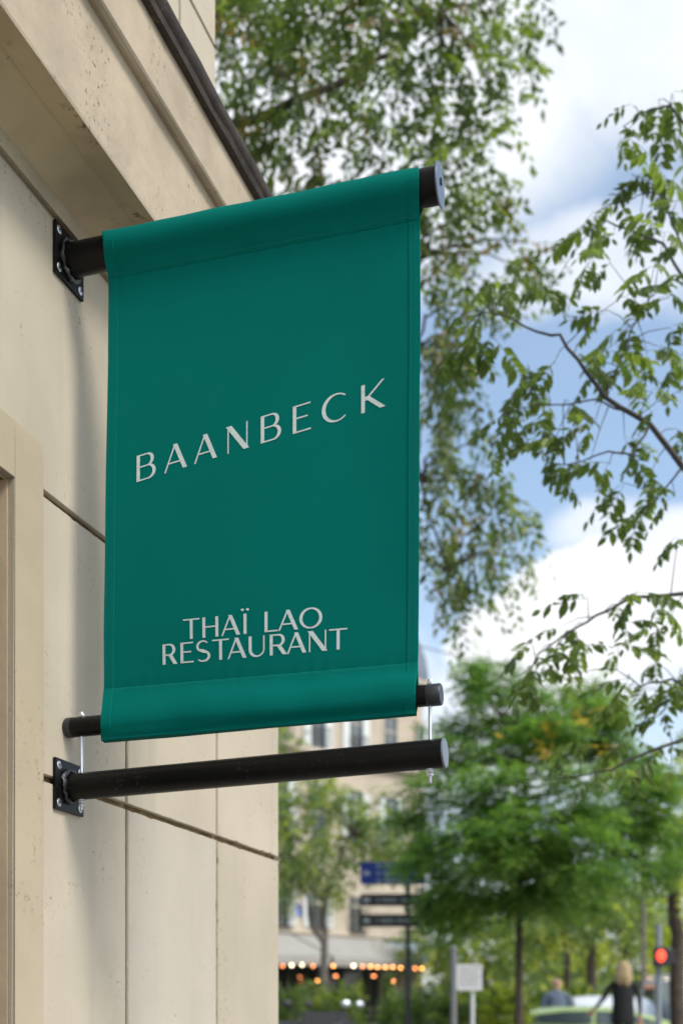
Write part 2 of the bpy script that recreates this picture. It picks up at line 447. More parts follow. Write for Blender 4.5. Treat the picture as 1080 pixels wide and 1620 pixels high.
# cornice: profile (u, z) swept along the facade and round the corner
def sweep(name, prof, m, closed=False, noise=0.0, smooth_=False, parent=bld, t0=-5.0):
    b = MB(); ts = [t0 + (T_END - t0) * i / 90 for i in range(91)]
    rings = []
    rnd = random.Random(3)
    for t in ts[:-1]: rings.append([(u + rnd.uniform(-noise, noise), t, z + rnd.uniform(-noise, noise)) for (u, z) in prof])
    rings.append([(u, T_END + u, z) for (u, z) in prof])
    rings.append([(-6, T_END + u, z) for (u, z) in prof])
    n = len(prof); vs = [p for r_ in rings for p in r_]; fs = []
    for i in range(len(rings) - 1):
        for k in range(n if closed else n - 1):
            k2 = (k + 1) % n
            fs.append((i * n + k, i * n + k2, (i + 1) * n + k2, (i + 1) * n + k))
    b.add(vs, fs)
    return b.build(name, m, parent, smooth=smooth_)
def zc(m, u): return Z(m * (CW - u) / dv.y)
cav = []
for i in range(9):   # cavetto from wall to soffit
    f = i / 8.0
    u = .017 + .075 * f
    mm = 1.240 + (1.350 - 1.240) * f
    cav.append((u, zc(mm, u) + .004 * math.sin(f * math.pi)))
low = [(-.02, zc(1.2065, 0)), (.003, zc(1.2065, .003)), (.013, zc(1.214, .013)), (.015, zc(1.236, .015)), (.017, zc(1.240, .017))]
sweep('cornice_bed_moulding', low, M['cornice'], noise=.0004, smooth_=True)
z_s = zc(1.355, .095)
sweep('cornice_soffit', cav + [(.0925, z_s - .001), (.095, z_s + .002), (.145, zc(1.411, .145)), (.1455, zc(1.411, .145) + .001)], M['soffit'], noise=.0003, smooth_=True)
zf1 = zc(1.611, .146)
sweep('cornice_fascia', [(.1455, zc(1.411, .145)), (.147, zc(1.416, .145)), (.147, zf1 - .012), (.149, zf1 - .004), (.150, zf1), (.160, zf1 - .002), (.168, zf1 + .001),
                         (.171, zf1 + .005), (.171, zc(1.774, .17)), (.171, zc(1.774, .17) + .035), (-.05, zc(1.774, .17) + .045), (-.25, zc(1.774, .17) + .06)],
      M['cornice'], noise=.0004, smooth_=False)
gz = zc(1.805, .178)
gp = [(.175 + .025 * math.cos(2 * math.pi * k / 12), gz + .0235 * math.sin(2 * math.pi * k / 12)) for k in range(12)]
gut = sweep('lead_edging', gp, M['lead'], closed=True, noise=.0012, smooth_=True)
fl = sweep('lead_flashing', [(.190, gz - .016), (.186, gz - .030), (.1735, gz - .031), (.1735, gz - .02)], M['lead'], closed=True, noise=.0012)
# upper storey, set back
US = -.198
ub = MB(); ub.box(-.5, US - .012, -5, T_END - .012, Z(1.9), Z(8)); ub.box(-6, -.5, T_END - .4, T_END - .012, Z(1.9), Z(8))
ub.build('upper_core', M['mortar'], bld)
zr = [1.93, 2.349, 2.849, 3.35, 3.85, 4.35, 4.85, 5.35, 5.85, 6.35, 6.85, 7.4, 8.0]
for i in range(len(zr) - 1):
    off = 0 if i % 2 else .45
    e = [T_END + J] + [T_END - .25 - off * .6 - k * .9 for k in range(9)]
    for k in range(9):
        b = MB(); b.box(US - .05, US, e[k + 1] + J, e[k] - J, Z(zr[i]) + J, Z(zr[i + 1]) - J)
        b.build('stone_block', M['stone'], bld, bevel=.0028)

# ------------------------------------------------------------------ the banner sign
PB = WO + dv * 2.1405
def brk(name, label, z0, z1, rad, length):
    e = empty(name, (PB.x, PB.y, 0), -TH, label, 'sign bracket')
    pz = Z(z0)
    b = MB(); b.poly([(-.0535, pz - .0495), (.0555, pz - .0495), (.0555, pz + .0495), (-.0535, pz + .0495)], 'x', .0012, .0075)
    b.build('wall_plate', M['black'], e, bevel=.0012)
    b = MB(); b.tube([(.006, 0, Z(z0)), (length, 0, Z(z1))], rad, 48)
    b.build('pole', M['black'], e, smooth=True)
    # weld bead
    b = MB(); n = 30; rr = random.Random(int(z0 * 100))
    pts = [(.010 + rr.uniform(-.002, .003), (rad + .004 + rr.uniform(-.001, .0025)) * math.cos(2 * math.pi * k / n), pz + (rad + .004 + rr.uniform(-.001, .0025)) * math.sin(2 * math.pi * k / n)) for k in range(n + 1)]
    pts[-1] = pts[0]
    b.tube(pts, [rr.uniform(.0034, .0068) for _ in range(n)] + [.005], 8)
    b.build('weld_bead', M['weld'], e, smooth=True)
    for (y, z) in ((-.041, .036), (.041, .036), (-.041, -.036), (.041, -.036)):
        sb = MB(); X = Matrix.Rotation(R(90), 3, 'Y')
        sb.lathe([(.0080, 0), (.0080, .0007), (.0072, .0013), (.0001, .0015)], 20, (.0076, y, pz + z), 0, X)
        a = rr.uniform(0, 1.5)
        s = sb.build('screw', M['zinc'], e, smooth=True)
        c = MB()
        for q in (0, math.pi / 2):
            ca, sa = math.cos(a + q), math.sin(a + q); L, w = .0048, .0011
            v = [(.00922, y + ca * x_ - sa * y_, pz + z + sa * x_ + ca * y_) for (x_, y_) in ((-L, -w), (L, -w), (L, w), (-L, w))]
            v = [(.0112 + .0001 * (q > 0), p[1], p[2]) for p in v]
            c.add(v, [(0, 1, 2, 3)])
        c.build('cross_slot', M['black'], s)
    return e
top = brk('upper_sign_bracket', 'black steel wall bracket holding the top of the green banner, just under the cornice', 1.468, 1.472, .0305, .742)
X90 = Matrix.Rotation(R(90), 3, 'Y')
b = MB(); b.lathe([(.0355, 0), (.036, .0006), (.036, .0024), (.0355, .003)], 48, (.743, 0, Z(1.472)), 0, X90)
dsc = b.build('end_disc', M['disc'], top, smooth=True)
b = MB(); b.box(.7461, .7485, -.004, .004, Z(1.4725), Z(1.4825)); b.build('bolt_head', M['black'], dsc, bevel=.0008)
lowb = brk('lower_sign_bracket', 'long bare black steel pole on a wall plate, below the green banner', .438, .4595, .0262, .752)
b = MB(); b.lathe([(.0262, 0), (.0264, .001), (.0255, .0035), (.0001, .0036)], 40, (.752, 0, Z(.4595)), 0, Matrix.Rotation(R(88.4), 3, 'Y'))
b.build('end_cap', mat('satin_cap', (.14, .16, .19), .35, spec=.7), lowb, smooth=True)

# weighted bar through the lower hem and its two threaded rods
bar = empty('banner_bottom_bar', (PB.x, PB.y, 0), -TH, 'thin black bar in the bottom hem of the green banner with two threaded rods', 'bar')
def barz(s): return Z(.5545 + (.5645 - .5545) * s / .75)
b = MB(); b.tube([(.004, 0, barz(.004)), (.722, 0, barz(.722))], .0192, 40); b.build('tube', M['black'], bar, smooth=True)
b = MB(); b.tube([(.722, 0, barz(.722)), (.723, 0, barz(.723)), (.746, 0, barz(.746)), (.748, 0, barz(.748))], [.0193, .0197, .0197, .018], 40); b.build('end_cap', M['blackcap'], bar, smooth=True)
b = MB(); b.tube([(.0022, 0, barz(0)), (.004, 0, barz(0)), (.016, 0, barz(.02))], [.0185, .0196, .0196], 40); b.build('end_cap', M['blackcap'], bar, smooth=True)
def hexnut(b, x, z, r=.0062, h=.0056):
    b.lathe([(r * .9, 0), (r, .0008), (r, h - .0008), (r * .9, h)], 6, (x, 0, z), 0)
for s, zt, zb_ in ((.033, .583, .392), (.727, .590, .407)):
    b = MB(); prof = []
    b.tube([(s, 0, Z(zb_)), (s, 0, Z(zt) - .006)], .0031, 14)
    rod = b.build('threaded_rod', M['zinc'], bar, smooth=True)
    b = MB()
    z = Z(zb_)
    zz = z
    n = 26 if s > .5 else 10
    for k in range(n):
        b.tube([(s, 0, zz + k * .0012), (s, 0, zz + k * .0012 + .0006)], [.0034, .0036], 10)
    b.build('thread', M['zinc'], rod, kind='stuff')
    topz = barz(s) + .0190
    b = MB(); hexnut(b, s, topz); b.ball((s, 0, topz + .0062), .0048, 8); b.build('cap_nut', M['zinc'], bar, smooth=True)
    lp = Z(.438 + (.4595 - .438) * s / .75) - .0262
    for k in (0, 1):
        b = MB(); hexnut(b, s, lp - .0062 - k * .0066); b.build('nut', M['zinc'], bar, smooth=True)
    b = MB(); b.lathe([(.0072, 0), (.0072, .0010)], 18, (s, 0, lp - .0009)); b.build('washer', M['zinc'], bar, smooth=True)

# cloth
ban = empty('fabric_banner', (PB.x, PB.y, 0), -TH, 'teal green canvas banner with the restaurant name in pale lettering', 'banner')
def sl(z):   # left / right edge of the cloth at height z (relative to eye)
    ks = [(.52, .0775, .7005), (.56, .0765, .7005), (.60, .0795, .7035), (.64, .0822, .7055), (.95, .0860, .7062), (1.30, .0905, .7085), (1.41, .0915, .7085), (1.45, .0845, .7068), (1.51, .0790, .7060)]
    for i in range(len(ks) - 1):
        if z <= ks[i + 1][0] or i == len(ks) - 2:
            a, c = ks[i], ks[i + 1]; f = max(0, min(1, (z - a[0]) / (c[0] - a[0]))); f = f * f * (3 - 2 * f)
            return a[1] + (c[1] - a[1]) * f, a[2] + (c[2] - a[2]) * f
def und(s, z):
    f = max(0, min(1, (1.40 - z) / .15)) * max(0, min(1, (z - .63) / .12))
    x = (s - .09) / .615
    return f * (.0045 * math.sin(2.4 * x + 1.2 * z * 2) + .0022 * math.sin(7.5 * x - 2.3 * z + .8) * (.4 + .6 * x) + .0012 * math.sin(15 * x + 5 * z) * (x > .6) * (x - .6) * 2.5)
def profile():
    pr = []   # (w toward the viewer, z, tag)
    c, r = 1.4705, .0345
    for k in range(13):
        a = R(90 - 10.5 * k); pr.append((r * math.cos(a), c + r * math.sin(a)))
    # from the pole's lower front to the seam
    w0, z0 = pr[-1]
    for k in range(1, 7):
        f = k / 6; pr.append((w0 + (.0036 - w0) * (f ** .8), z0 + (1.4175 - z0) * f))
    pr += [(.0034, 1.4165), (.0018, 1.4155), (.0016, 1.413)]
    for k in range(1, 34): pr.append((.0015, 1.413 + (.6255 - 1.413) * k / 34))
    pr += [(.0015, .6258), (.0013, .6245), (.0030, .6235), (.0034, .6215)]
    for (w, z) in ((.0062, .611), (.0105, .600), (.0150, .589), (.0188, .578), (.0208, .567), (.0213, .557), (.0200, .5495), (.0165, .542), (.0125, .5365), (.0100, .5325), (.0092, .5295), (.0098, .5275), (.0092, .5262)): pr.append((w, z))
    return pr
PR = profile()
full = PR + [(-w, z) for (w, z) in reversed(PR)]
def cloth():
    NS = 230; b = MB(); vs = []; fs = []
    n = len(full)
    for i in range(NS + 1):
        f = i / NS
        for (w, z) in full:
            a, c = sl(z); a += max(w, 0) * .42; c += max(w, 0) * .24; s = a + (c - a) * f
            zz = z
            if z < .60: zz = z + (barz(s) - Z(.559)) * 1.0
            # loose hem wave
            if z < .54: w = w * (1 + .5 * math.sin(s * 9) * .6)
            pk = 0.0
            for zs_, amp, fr in ((1.4175, .00045, 170), (.6235, .00035, 150)):
                pk += amp * math.exp(-((z - zs_) / .011) ** 2) * math.sin(s * fr + 2.1 * math.sin(s * 37)) * (1 if w > 0 else 0)
            if z > 1.425: pk += .0009 * math.sin(s * 21 + z * 30) + .0006 * math.sin(s * 55 - z * 40)
            if z < .61: pk += .0011 * math.sin(s * 17 + z * 25) + .0006 * math.sin(s * 48)
            vs.append((s, -(w + und(s, z) + pk), Z(zz)))
    for i in range(NS):
        for k in range(n - 1):
            fs.append((i * n + k, i * n + k + 1, (i + 1) * n + k + 1, (i + 1) * n + k))
        fs.append((i * n + n - 1, i * n, (i + 1) * n, (i + 1) * n + n - 1))
    b.add(vs, fs)
    me = bpy.data.meshes.new('canvas'); me.from_pydata(b.v, [], b.f); me.materials.append(M['cloth'])
    me.polygons.foreach_set('use_smooth', [True] * len(me.polygons)); me.set_sharp_from_angle(angle=R(50))
    o = bpy.data.objects.new('canvas', me); C.objects.link(o); o.parent = ban
    sd = o.modifiers.new('thickness', 'SOLIDIFY'); sd.thickness = .0007; sd.offset = -1
    return o
canvas = cloth()
def front(s, z, lift):
    "point lying on the front of the cloth"
    w = None
    fr = PR
    for i in range(len(fr) - 1):
        if (fr[i][1] - z) * (fr[i + 1][1] - z) <= 0 and i >= 9:
            f = 0 if fr[i][1] == fr[i + 1][1] else (fr[i][1] - z) / (fr[i][1] - fr[i + 1][1])
            w = fr[i][0] + (fr[i + 1][0] - fr[i][0]) * f; break
    if w is None: w = .0015
    return (s, -(w + und(s, z) + lift), Z(z))
# side hems: a folded strip down each edge, standing just proud
def side_hem(side):
    b = MB(); vs = []; fs = []
    wd = .021
    rows_ = []
    for (w_, z) in PR[9:]:
        a, c = sl(z); a += w_ * .42; c += w_ * .24
        if side < 0: xs = [a + .0004, a + wd - .0006, a + wd]
        else: xs = [c - wd, c - wd + .0006, c - .0004]
        lifts = (.0012, .0012, .0001) if side < 0 else (.0001, .0012, .0012)
        dz = (barz(a if side < 0 else c) - Z(.559)) if z < .60 else 0
        row = []
        for x, l in zip(xs, lifts):
            p = front(x, z, l); row.append((p[0], p[1], p[2] + dz))
        rows_.append(row)
    for r_ in rows_: vs += r_
    for i in range(len(rows_) - 1):
        for k in range(2): fs.append((i * 3 + k, i * 3 + k + 1, (i + 1) * 3 + k + 1, (i + 1) * 3 + k))
    b.add(vs, fs); b.build('side_hem', M['cloth'], ban, smooth=True)
side_hem(-1); side_hem(1)
def stitches():
    b = MB()
    def dash(p0, p1, w=.00035):
        a, c = Vector(p0), Vector(p1); t = (c - a).normalized(); sd = Vector((t.z, 0, -t.x)) * w
        b.add([a - sd, a + sd, c + sd, c - sd], [(0, 1, 2, 3)])
    z = .632
    while z < 1.43:
        a, c = sl(z)
        for x in (a + .0065, a + .017, c - .0065, c - .017):
            if random.random() < .9: dash(front(x, z, .0018), front(x + random.uniform(-.0003, .0003), z + .0023, .0018))
        z += .0038
    s = .095
    while s < .70:
        for zz in (1.4205, .6195):
            dash(front(s, zz, .0016), front(s + .0021, zz, .0016))
        s += .0038
    b.build('stitching', M['thread'], ban, kind='stuff')
stitches()

# lettering ---------------------------------------------------------------
def arcpts(cx, cy, rx, ry, a0, a1, wf, n=18):
    return [(cx + rx * math.cos(R(a0 + (a1 - a0) * i / n)), cy + ry * math.sin(R(a0 + (a1 - a0) * i / n)), wf(R(a0 + (a1 - a0) * i / n))) for i in range(n + 1)]
def glyph(ch, w, a, b):
    st = []; hs = []      # polylines with widths, and strokes cut level at both ends (x0,y0,x1,y1,width)
    mid = .53
    cw = lambda t: b + (a - b) * abs(math.cos(t)) ** 1.3
    if ch == 'B':
        hs.append((a / 2, 0, a / 2, 1, a))
        x1 = w * .90 - a / 2; c = x1 - .22
        st.append([(a * .6, 1 - b / 2, b), (c, 1 - b / 2, b)] + arcpts(c, (1 - b / 2 + mid) / 2, x1 - c, (1 - b / 2 - mid) / 2, 90, -90, cw) + [(a * .6, mid, b)])
        x1 = w - a / 2; c = x1 - .26
        st.append([(a * .6, mid, b), (c, mid, b)] + arcpts(c, (mid + b / 2) / 2, x1 - c, (mid - b / 2) / 2, 90, -90, cw) + [(a * .6, b / 2, b)])
    elif ch == 'R':
        hs.append((a / 2, 0, a / 2, 1, a)); md = .46
        x1 = w * .88 - a / 2; c = x1 - .24
        st.append([(a * .6, 1 - b / 2, b), (c, 1 - b / 2, b)] + arcpts(c, (1 - b / 2 + md) / 2, x1 - c, (1 - b / 2 - md) / 2, 90, -90, cw) + [(a * .6, md, b)])
        hs.append((w * .50, md + b * .4, w - a * .62, 0, a * 1.2))
    elif ch == 'A':
        hs.append((b * .65, 0, w * .475, 1, b * 1.15)); hs.append((w * .475, 1, w - a * .6, 0, a * 1.18))
        y = .31; st.append([(b * .65 + (w * .475 - b * .65) * y, y, b), (w * .475 + (w - a * .6 - w * .475) * (1 - y), y, b)])
    elif ch == 'N':
        hs.append((b / 2, 0, b / 2, 1, b)); hs.append((w - b / 2, 0, w - b / 2, 1, b)); hs.append((b * .9, 1, w - b * .9, 0, a * 1.35))
    elif ch == 'E':
        hs.append((a / 2, 0, a / 2, 1, a))
        for y, l in ((b / 2, 1), (.53, .82), (1 - b / 2, .97)): st.append([(a * .6, y, b), (w * l, y, b)])
    elif ch == 'C':
        st.append(arcpts(w * .56, .5, w * .56 - a / 2, .5 - b / 2 + .012, 48, 312, lambda t: b + (a * 1.05 - b) * max(0, -math.cos(t)) ** 1.1, 30))
    elif ch == 'K':
        hs.append((a / 2, 0, a / 2, 1, a)); hs.append((a * 1.0, .42, w * .93, 1, b * 1.3)); hs.append((a * 1.35, .56, w - a * .6, 0, a * 1.05))
    elif ch == 'T':
        st.append([(0, 1 - b / 2, b), (w, 1 - b / 2, b)]); hs.append((w / 2, 0, w / 2, 1 - b * .4, a))
    elif ch == 'H':
        hs.append((a / 2, 0, a / 2, 1, a)); hs.append((w - a / 2, 0, w - a / 2, 1, a)); st.append([(a * .6, .52, b), (w - a * .6, .52, b)])
    elif ch == 'I':
        hs.append((w / 2, 0, w / 2, 1, a))
        for dx in (-.135, .135):
            st.append([(w / 2 + dx, 1.14, .001), (w / 2 + dx, 1.15, .09), (w / 2 + dx, 1.17, .14), (w / 2 + dx, 1.20, .165), (w / 2 + dx, 1.23, .14), (w / 2 + dx, 1.25, .09), (w / 2 + dx, 1.26, .001)])
    elif ch == 'L':
        hs.append((a / 2, 0, a / 2, 1, a)); st.append([(a * .6, b / 2, b), (w, b / 2, b)])
    elif ch == 'O':
        st.append(arcpts(w / 2, .5, w / 2 - a / 2, .5 - b / 2 + .012, 0, 360, cw, 44))
    elif ch == 'S':
        pts = []
        cx = w * .5
        top_ = arcpts(cx, .735, w * .40, .25, 38, 250, lambda t: b + (a - b) * .55 * max(0, -math.cos(t)), 14)
        bot = arcpts(cx, .255, w * .44, .24, 80, -142, lambda t: b + (a - b) * .75 * max(0, math.cos(t)), 14)
        st.append(top_[:-2] + [(cx, .505, a * 1.05)] + bot[2:])
    elif ch == 'U':
        r_ = w / 2 - a / 2
        st.append([(a / 2, 1, a), (a / 2, .36, a)] + arcpts(w / 2, .36, w / 2 - a / 2, .36 - b / 2 + .01, 180, 360, lambda t: b + (a - b) * max(0, -math.cos(t)) ** .9, 20)[1:] + [(w - a / 2, 1, b)])
    return st, hs
def letter(ch, s0, s1, zbase, cap, k, a, b):
    w = (s1 - s0) / cap
    st, hs = glyph(ch, w, a, b); mb = MB(); lift = [.0007]
    def pt(x, y): s = s0 + x * cap; return front(s, zbase + y * cap + k * (s), lift[0])
    for (x0, y0, x1, y1, wd) in hs:
        ny = 4
        L = math.hypot(x1 - x0, y1 - y0); hw = wd / 2 * L / abs(y1 - y0)
        hw = min(hw, wd * .85)
        vs = []
        for i in range(ny + 1):
            f = i / ny; x = x0 + (x1 - x0) * f; y = y0 + (y1 - y0) * f
            vs += [pt(x - hw, y), pt(x + hw, y)]
        mb.add(vs, [(2 * i, 2 * i + 1, 2 * i + 3, 2 * i + 2) for i in range(ny)]); lift[0] += .00006
    for pl in st:
        vs = []
        for i, (x, y, wd) in enumerate(pl):
            p0 = pl[max(i - 1, 0)]; p1 = pl[min(i + 1, len(pl) - 1)]
            if ch == 'O' and (i == 0 or i == len(pl) - 1): p0, p1 = pl[-2], pl[1]
            tx, ty = p1[0] - p0[0], p1[1] - p0[1]; L = math.hypot(tx, ty) or 1
            nx, ny_ = -ty / L, tx / L
            vs += [pt(x + nx * wd / 2, y + ny_ * wd / 2), pt(x - nx * wd / 2, y - ny_ * wd / 2)]
        mb.add(vs, [(2 * i, 2 * i + 1, 2 * i + 3, 2 * i + 2) for i in range(len(pl) - 1)]); lift[0] += .00006
    mb.build('letter', M['ink'], ban)
def s_of(px):
    q = (px - 540) / F; x0, y0 = PB.x, PB.y
    return (q * y0 - x0) / (nv.x - q * nv.y)
for ch, x0, x1 in (('B', 217.6, 247.7), ('A', 261, 296.8), ('A', 308, 344), ('N', 360.5, 392), ('B', 412.7, 444.6), ('E', 462.8, 491.3), ('C', 508.2, 549.6), ('K', 570, 607.6)):
    letter(ch, s_of(x0), s_of(x1), 1.0155 - .162 * .1536, .0505, .162, .135, .052)
for ch, x0, x1 in (('T', 190, 270), ('H', 284, 361), ('A', 375, 466), ('I', 482, 498), ('L', 584, 648), ('A', 650, 746), ('O', 752, 863)):
    letter(ch, s_of(x0 / 3.086 + 230), s_of(x1 / 3.086 + 230), .7042, .0378, 0, .155, .07)
for ch, x0, x1 in (('R', 89, 160), ('E', 176, 240), ('S', 252, 319), ('T', 330, 412), ('A', 404, 496), ('U', 507, 588), ('R', 609, 692), ('A', 692, 786), ('N', 799, 883), ('T', 897, 985)):
    letter(ch, s_of(x0 / 3.086 + 230), s_of(x1 / 3.086 + 230), .6602, .0385, 0, .155, .07)

# ------------------------------------------------------------------ foliage
def sprays(name, centers, radii, counts, mats, parent, seed=0, L=.5, nl=9, leaf=.05, lw=.42, droop=.35, outward=None, lateral=1.0, jitter=.25, wmat=None, kind='stuff', horiz=0.0, upn=0.0):
    """foliage: twigs with paired leaves, grown inside a set of ellipsoids"""
    rg = np.random.default_rng(seed)
    B, V = [], []
    cen = np.array([list(c) for c in centers], float); rad = np.array(radii, float)
    idx = np.repeat(np.arange(len(cen)), counts)
    n = len(idx)
    d = rg.normal(size=(n, 3)); d /= np.linalg.norm(d, axis=1)[:, None]
    r = rg.random(n) ** .42
    base = cen[idx] + d * rad[idx] * r[:, None]
    oc = cen.mean(0) if outward is None else np.array(outward, float)
    v = base - oc; v /= np.linalg.norm(v, axis=1)[:, None] + 1e-6
    v = v * .7 + rg.normal(size=(n, 3)) * .55 + d * .3
    v[:, 2] = v[:, 2] * (1 - horiz) - droop
    v /= np.linalg.norm(v, axis=1)[:, None]
    t = (np.arange(nl) + .6) / nl
    ln = L * rg.uniform(.6, 1.25, n)
    pos = base[:, None, :] + v[:, None, :] * (ln[:, None] * t)[:, :, None]
    pos[:, :, 2] -= (t ** 2)[None, :] * (ln * droop * .5)[:, None]
    up = rg.normal(size=(n, 3)) * .35 + np.array([0, 0, 1.0])
    side = np.cross(v, up); side /= np.linalg.norm(side, axis=1)[:, None] + 1e-6
    sgn = np.where(np.arange(nl) % 2 == 0, 1, -1)
    ld = side[:, None, :] * sgn[None, :, None] * lateral + v[:, None, :] * .55 + rg.normal(size=(n, nl, 3)) * jitter
    ld[:, :, 2] -= droop * .5
    ld /= np.linalg.norm(ld, axis=2)[:, :, None]
    nrm = np.cross(ld, v[:, None, :] + rg.normal(size=(n, nl, 3)) * .3)
    nrm[:, :, 2] += upn * np.sign(nrm[:, :, 2])
    wd = np.cross(ld, nrm); wd /= np.linalg.norm(wd, axis=2)[:, :, None] + 1e-6
    sz = leaf * rg.uniform(.65, 1.3, (n, nl, 1))
    nn = np.cross(wd, ld)
    p0 = pos; p1 = pos + ld * sz * .45 + wd * sz * lw * .5 + nn * sz * .08
    p2 = pos + ld * sz - np.array([0, 0, 1.0]) * sz * .15; p3 = pos + ld * sz * .45 - wd * sz * lw * .5 + nn * sz * .08
    vs = np.stack([p0, p1, p2, p3], 2).reshape(-1, 3)
    m = len(vs) // 4
    fs = np.empty((m, 2, 3), np.int64); q = np.arange(m) * 4
    fs[:, 0, 0] = q; fs[:, 0, 1] = q + 1; fs[:, 0, 2] = q + 2
    fs[:, 1, 0] = q; fs[:, 1, 1] = q + 2; fs[:, 1, 2] = q + 3
    me = bpy.data.meshes.new(name)
    me.vertices.add(len(vs)); me.vertices.foreach_set('co', vs.astype(np.float32).ravel())
    me.loops.add(m * 6); me.loops.foreach_set('vertex_index', fs.ravel().astype(np.int32))
    me.polygons.add(m * 2); me.polygons.foreach_set('loop_start', np.arange(0, m * 6, 3, dtype=np.int32)); me.polygons.foreach_set('loop_total', np.full(m * 2, 3, np.int32))
    for mt in mats: me.materials.append(mt)
    wm = np.array(wmat if wmat else [1 / len(mats)] * len(mats)); wm = wm / wm.sum()
    mi = rg.choice(len(mats), size=n, p=wm)
    me.polygons.foreach_set('material_index', np.repeat(mi, nl * 2).astype(np.int32))
    me.update(); me.validate()
    o = bpy.data.objects.new(name, me); C.objects.link(o)
    if parent: o.parent = parent; o.matrix_parent_inverse = parent.matrix_world.inverted() if False else Matrix.Translation(-parent.location)
    return tag(o, kind=kind)
def limb(pts, r0, r1, wig=.0, n=7, sub=3, seed=0, b=None):
    rr = random.Random(seed); P_ = [Vector(p) for p in pts]; out = []
    for i in range(len(P_) - 1):
        for k in range(sub):
            f = k / sub; p = P_[i].lerp(P_[i + 1], f)
            if i + k > 0: p = p + Vector((rr.uniform(-wig, wig), rr.uniform(-wig, wig), rr.uniform(-wig, wig) * .5))
            out.append(p)
    out.append(P_[-1]); k = len(out) - 1
    rad = [r0 + (r1 - r0) * (i / k) ** .8 for i in range(k + 1)]
    b = b or MB(); b.tube(out, rad, n)
    return b
def rel(parent, pts): return [Vector(p) - parent.location for p in pts]
LF = {
 'plane': [leafmat('leaf_olive', (.036, .058, .014)), leafmat('leaf_olive_light', (.090, .125, .026)), leafmat('leaf_brownish', (.12, .085, .035))],
 'locust': [leafmat('leaf_deep_green', (.040, .092, .024), (.07, .15, .02)), leafmat('leaf_fresh_green', (.090, .165, .036), (.15, .25, .03)), leafmat('leaf_golden', (.42, .29, .04), (.4, .28, .03), var=.3)],
 'small': [leafmat('leaf_grey_green', (.06, .095, .035)), leafmat('leaf_yellow_green', (.17, .21, .04)), leafmat('leaf_mid_green', (.07, .11, .03))],
 'park': [leafmat('leaf_park', (.08, .12, .03)), leafmat('leaf_park_yellow', (.26, .29, .04)), leafmat('leaf_park_dark', (.045, .075, .025))],
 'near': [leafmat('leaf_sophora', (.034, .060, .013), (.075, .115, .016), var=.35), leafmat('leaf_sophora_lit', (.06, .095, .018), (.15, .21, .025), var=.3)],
}
# --- big overhanging tree: trunk behind the corner building
D = 10.5
def ell(px, py, rx, ry, D, rd=None):
    return P(px, py, D), (rx / F * D, (rd if rd else rx / F * D), ry / F * D)
t1 = empty('tall_street_tree', (P(250, HZ, D + 1).x, D + 1, 0), 0, 'tall tree with airy hanging crown above and behind the green banner', 'tree')
tp = t1.location
crown1 = [(380, -20, 90, 110, 0), (470, -10, 110, 120, .6), (600, -10, 110, 110, -.8), (720, -30, 90, 90, 0), (800, 30, 62, 75, .8), (430, 110, 85, 80, -.5), (560, 120, 110, 80, .5), (700, 110, 100, 70, 0),
          (390, 210, 50, 60, .5), (460, 230, 90, 60, 0), (590, 220, 90, 60, -1), (700, 200, 80, 60, .6), (790, 150, 45, 60, -.4), (520, 290, 90, 40, .7), (640, 290, 80, 45, .3), (750, 270, 50, 45, 1),
          (700, 330, 45, 60, 0), (690, 410, 42, 60, .6), (760, 330, 35, 40, 0), (750, 410, 35, 45, .5), (835, 385, 32, 24, 0), (800, 415, 35, 32, .4), (700, 480, 40, 45, 0), (690, 560, 36, 60, .3), (735, 530, 38, 45, .5), (740, 590, 32, 36, 0),
          (690, 650, 32, 55, .5), (700, 720, 38, 50, 0), (750, 700, 36, 40, .5), (770, 760, 44, 40, .2), (700, 800, 45, 48, .5), (770, 820, 36, 40, 0), (835, 800, 26, 26, .4), (700, 870, 48, 50, .4), (745, 890, 32, 36, .2), (824, 885, 20, 16, .3), (725, 945, 18, 32, 0),
          (600, 400, 60, 60, 0), (600, 560, 60, 60, 0), (610, 720, 50, 60, 0), (620, 860, 50, 60, 0)]
cs, rs, ns = [], [], []
for (px, py, rx, ry, dd) in crown1:
    c, r = ell(px, py, rx, ry, D + dd, .7); cs.append(c); rs.append(tuple(v * .88 for v in r)); ns.append(int(4 + rx * ry * (0.0072 if py < 300 else .0072) * (1 if random.random() < .75 else .35)))
b = MB()
fork = tp + Vector((.2, -.2, 5.0))
limb(rel(t1, [tp + Vector((0, 0, -.05)), tp + Vector((.03, 0, 2.2)), fork]), .26, .17, .02, 12, b=b)
b.build('trunk', M['bark_grey'], t1, smooth=True)
b = MB()
l1 = [fork, P(330, 350, D + .5), P(372, 196, D + .3), P(470, 160, D), P(545, 122, D), P(612, 88, D), P(700, 20, D)]
limb(rel(t1, l1), .075, .012, .03, 8, b=b)
l2 = [fork, P(360, 420, D + .3), P(430, 350, D + .2), P(560, 330, D + .3), P(630, 420, D + .3), P(640, 560, D + .3), P(665, 760, D + .3), P(705, 900, D + .2)]
limb(rel(t1, l2), .07, .008, .04, 8, b=b)
l3 = [fork, P(300, 120, D + .2), P(380, -50, D), P(520, -160, D)]
limb(rel(t1, l3), .12, .03, .03, 8, b=b)
nodes = [p for l in (l1, l2, l3) for p in l[2:]]
for i, c in enumerate(cs):
    q = min(nodes, key=lambda p: (p - c).length)
    limb(rel(t1, [q, q.lerp(c, .5) + Vector((0, 0, .1)), c]), .02, .006, .05, 5, seed=i, b=b)
b.build('limb', M['bark'], t1, smooth=True)
sprays('crown', cs, rs, ns, LF['plane'], t1, 3, L=.36, nl=11, leaf=.090, lw=.5, droop=.75, jitter=.3, wmat=[.62, .32, .06])

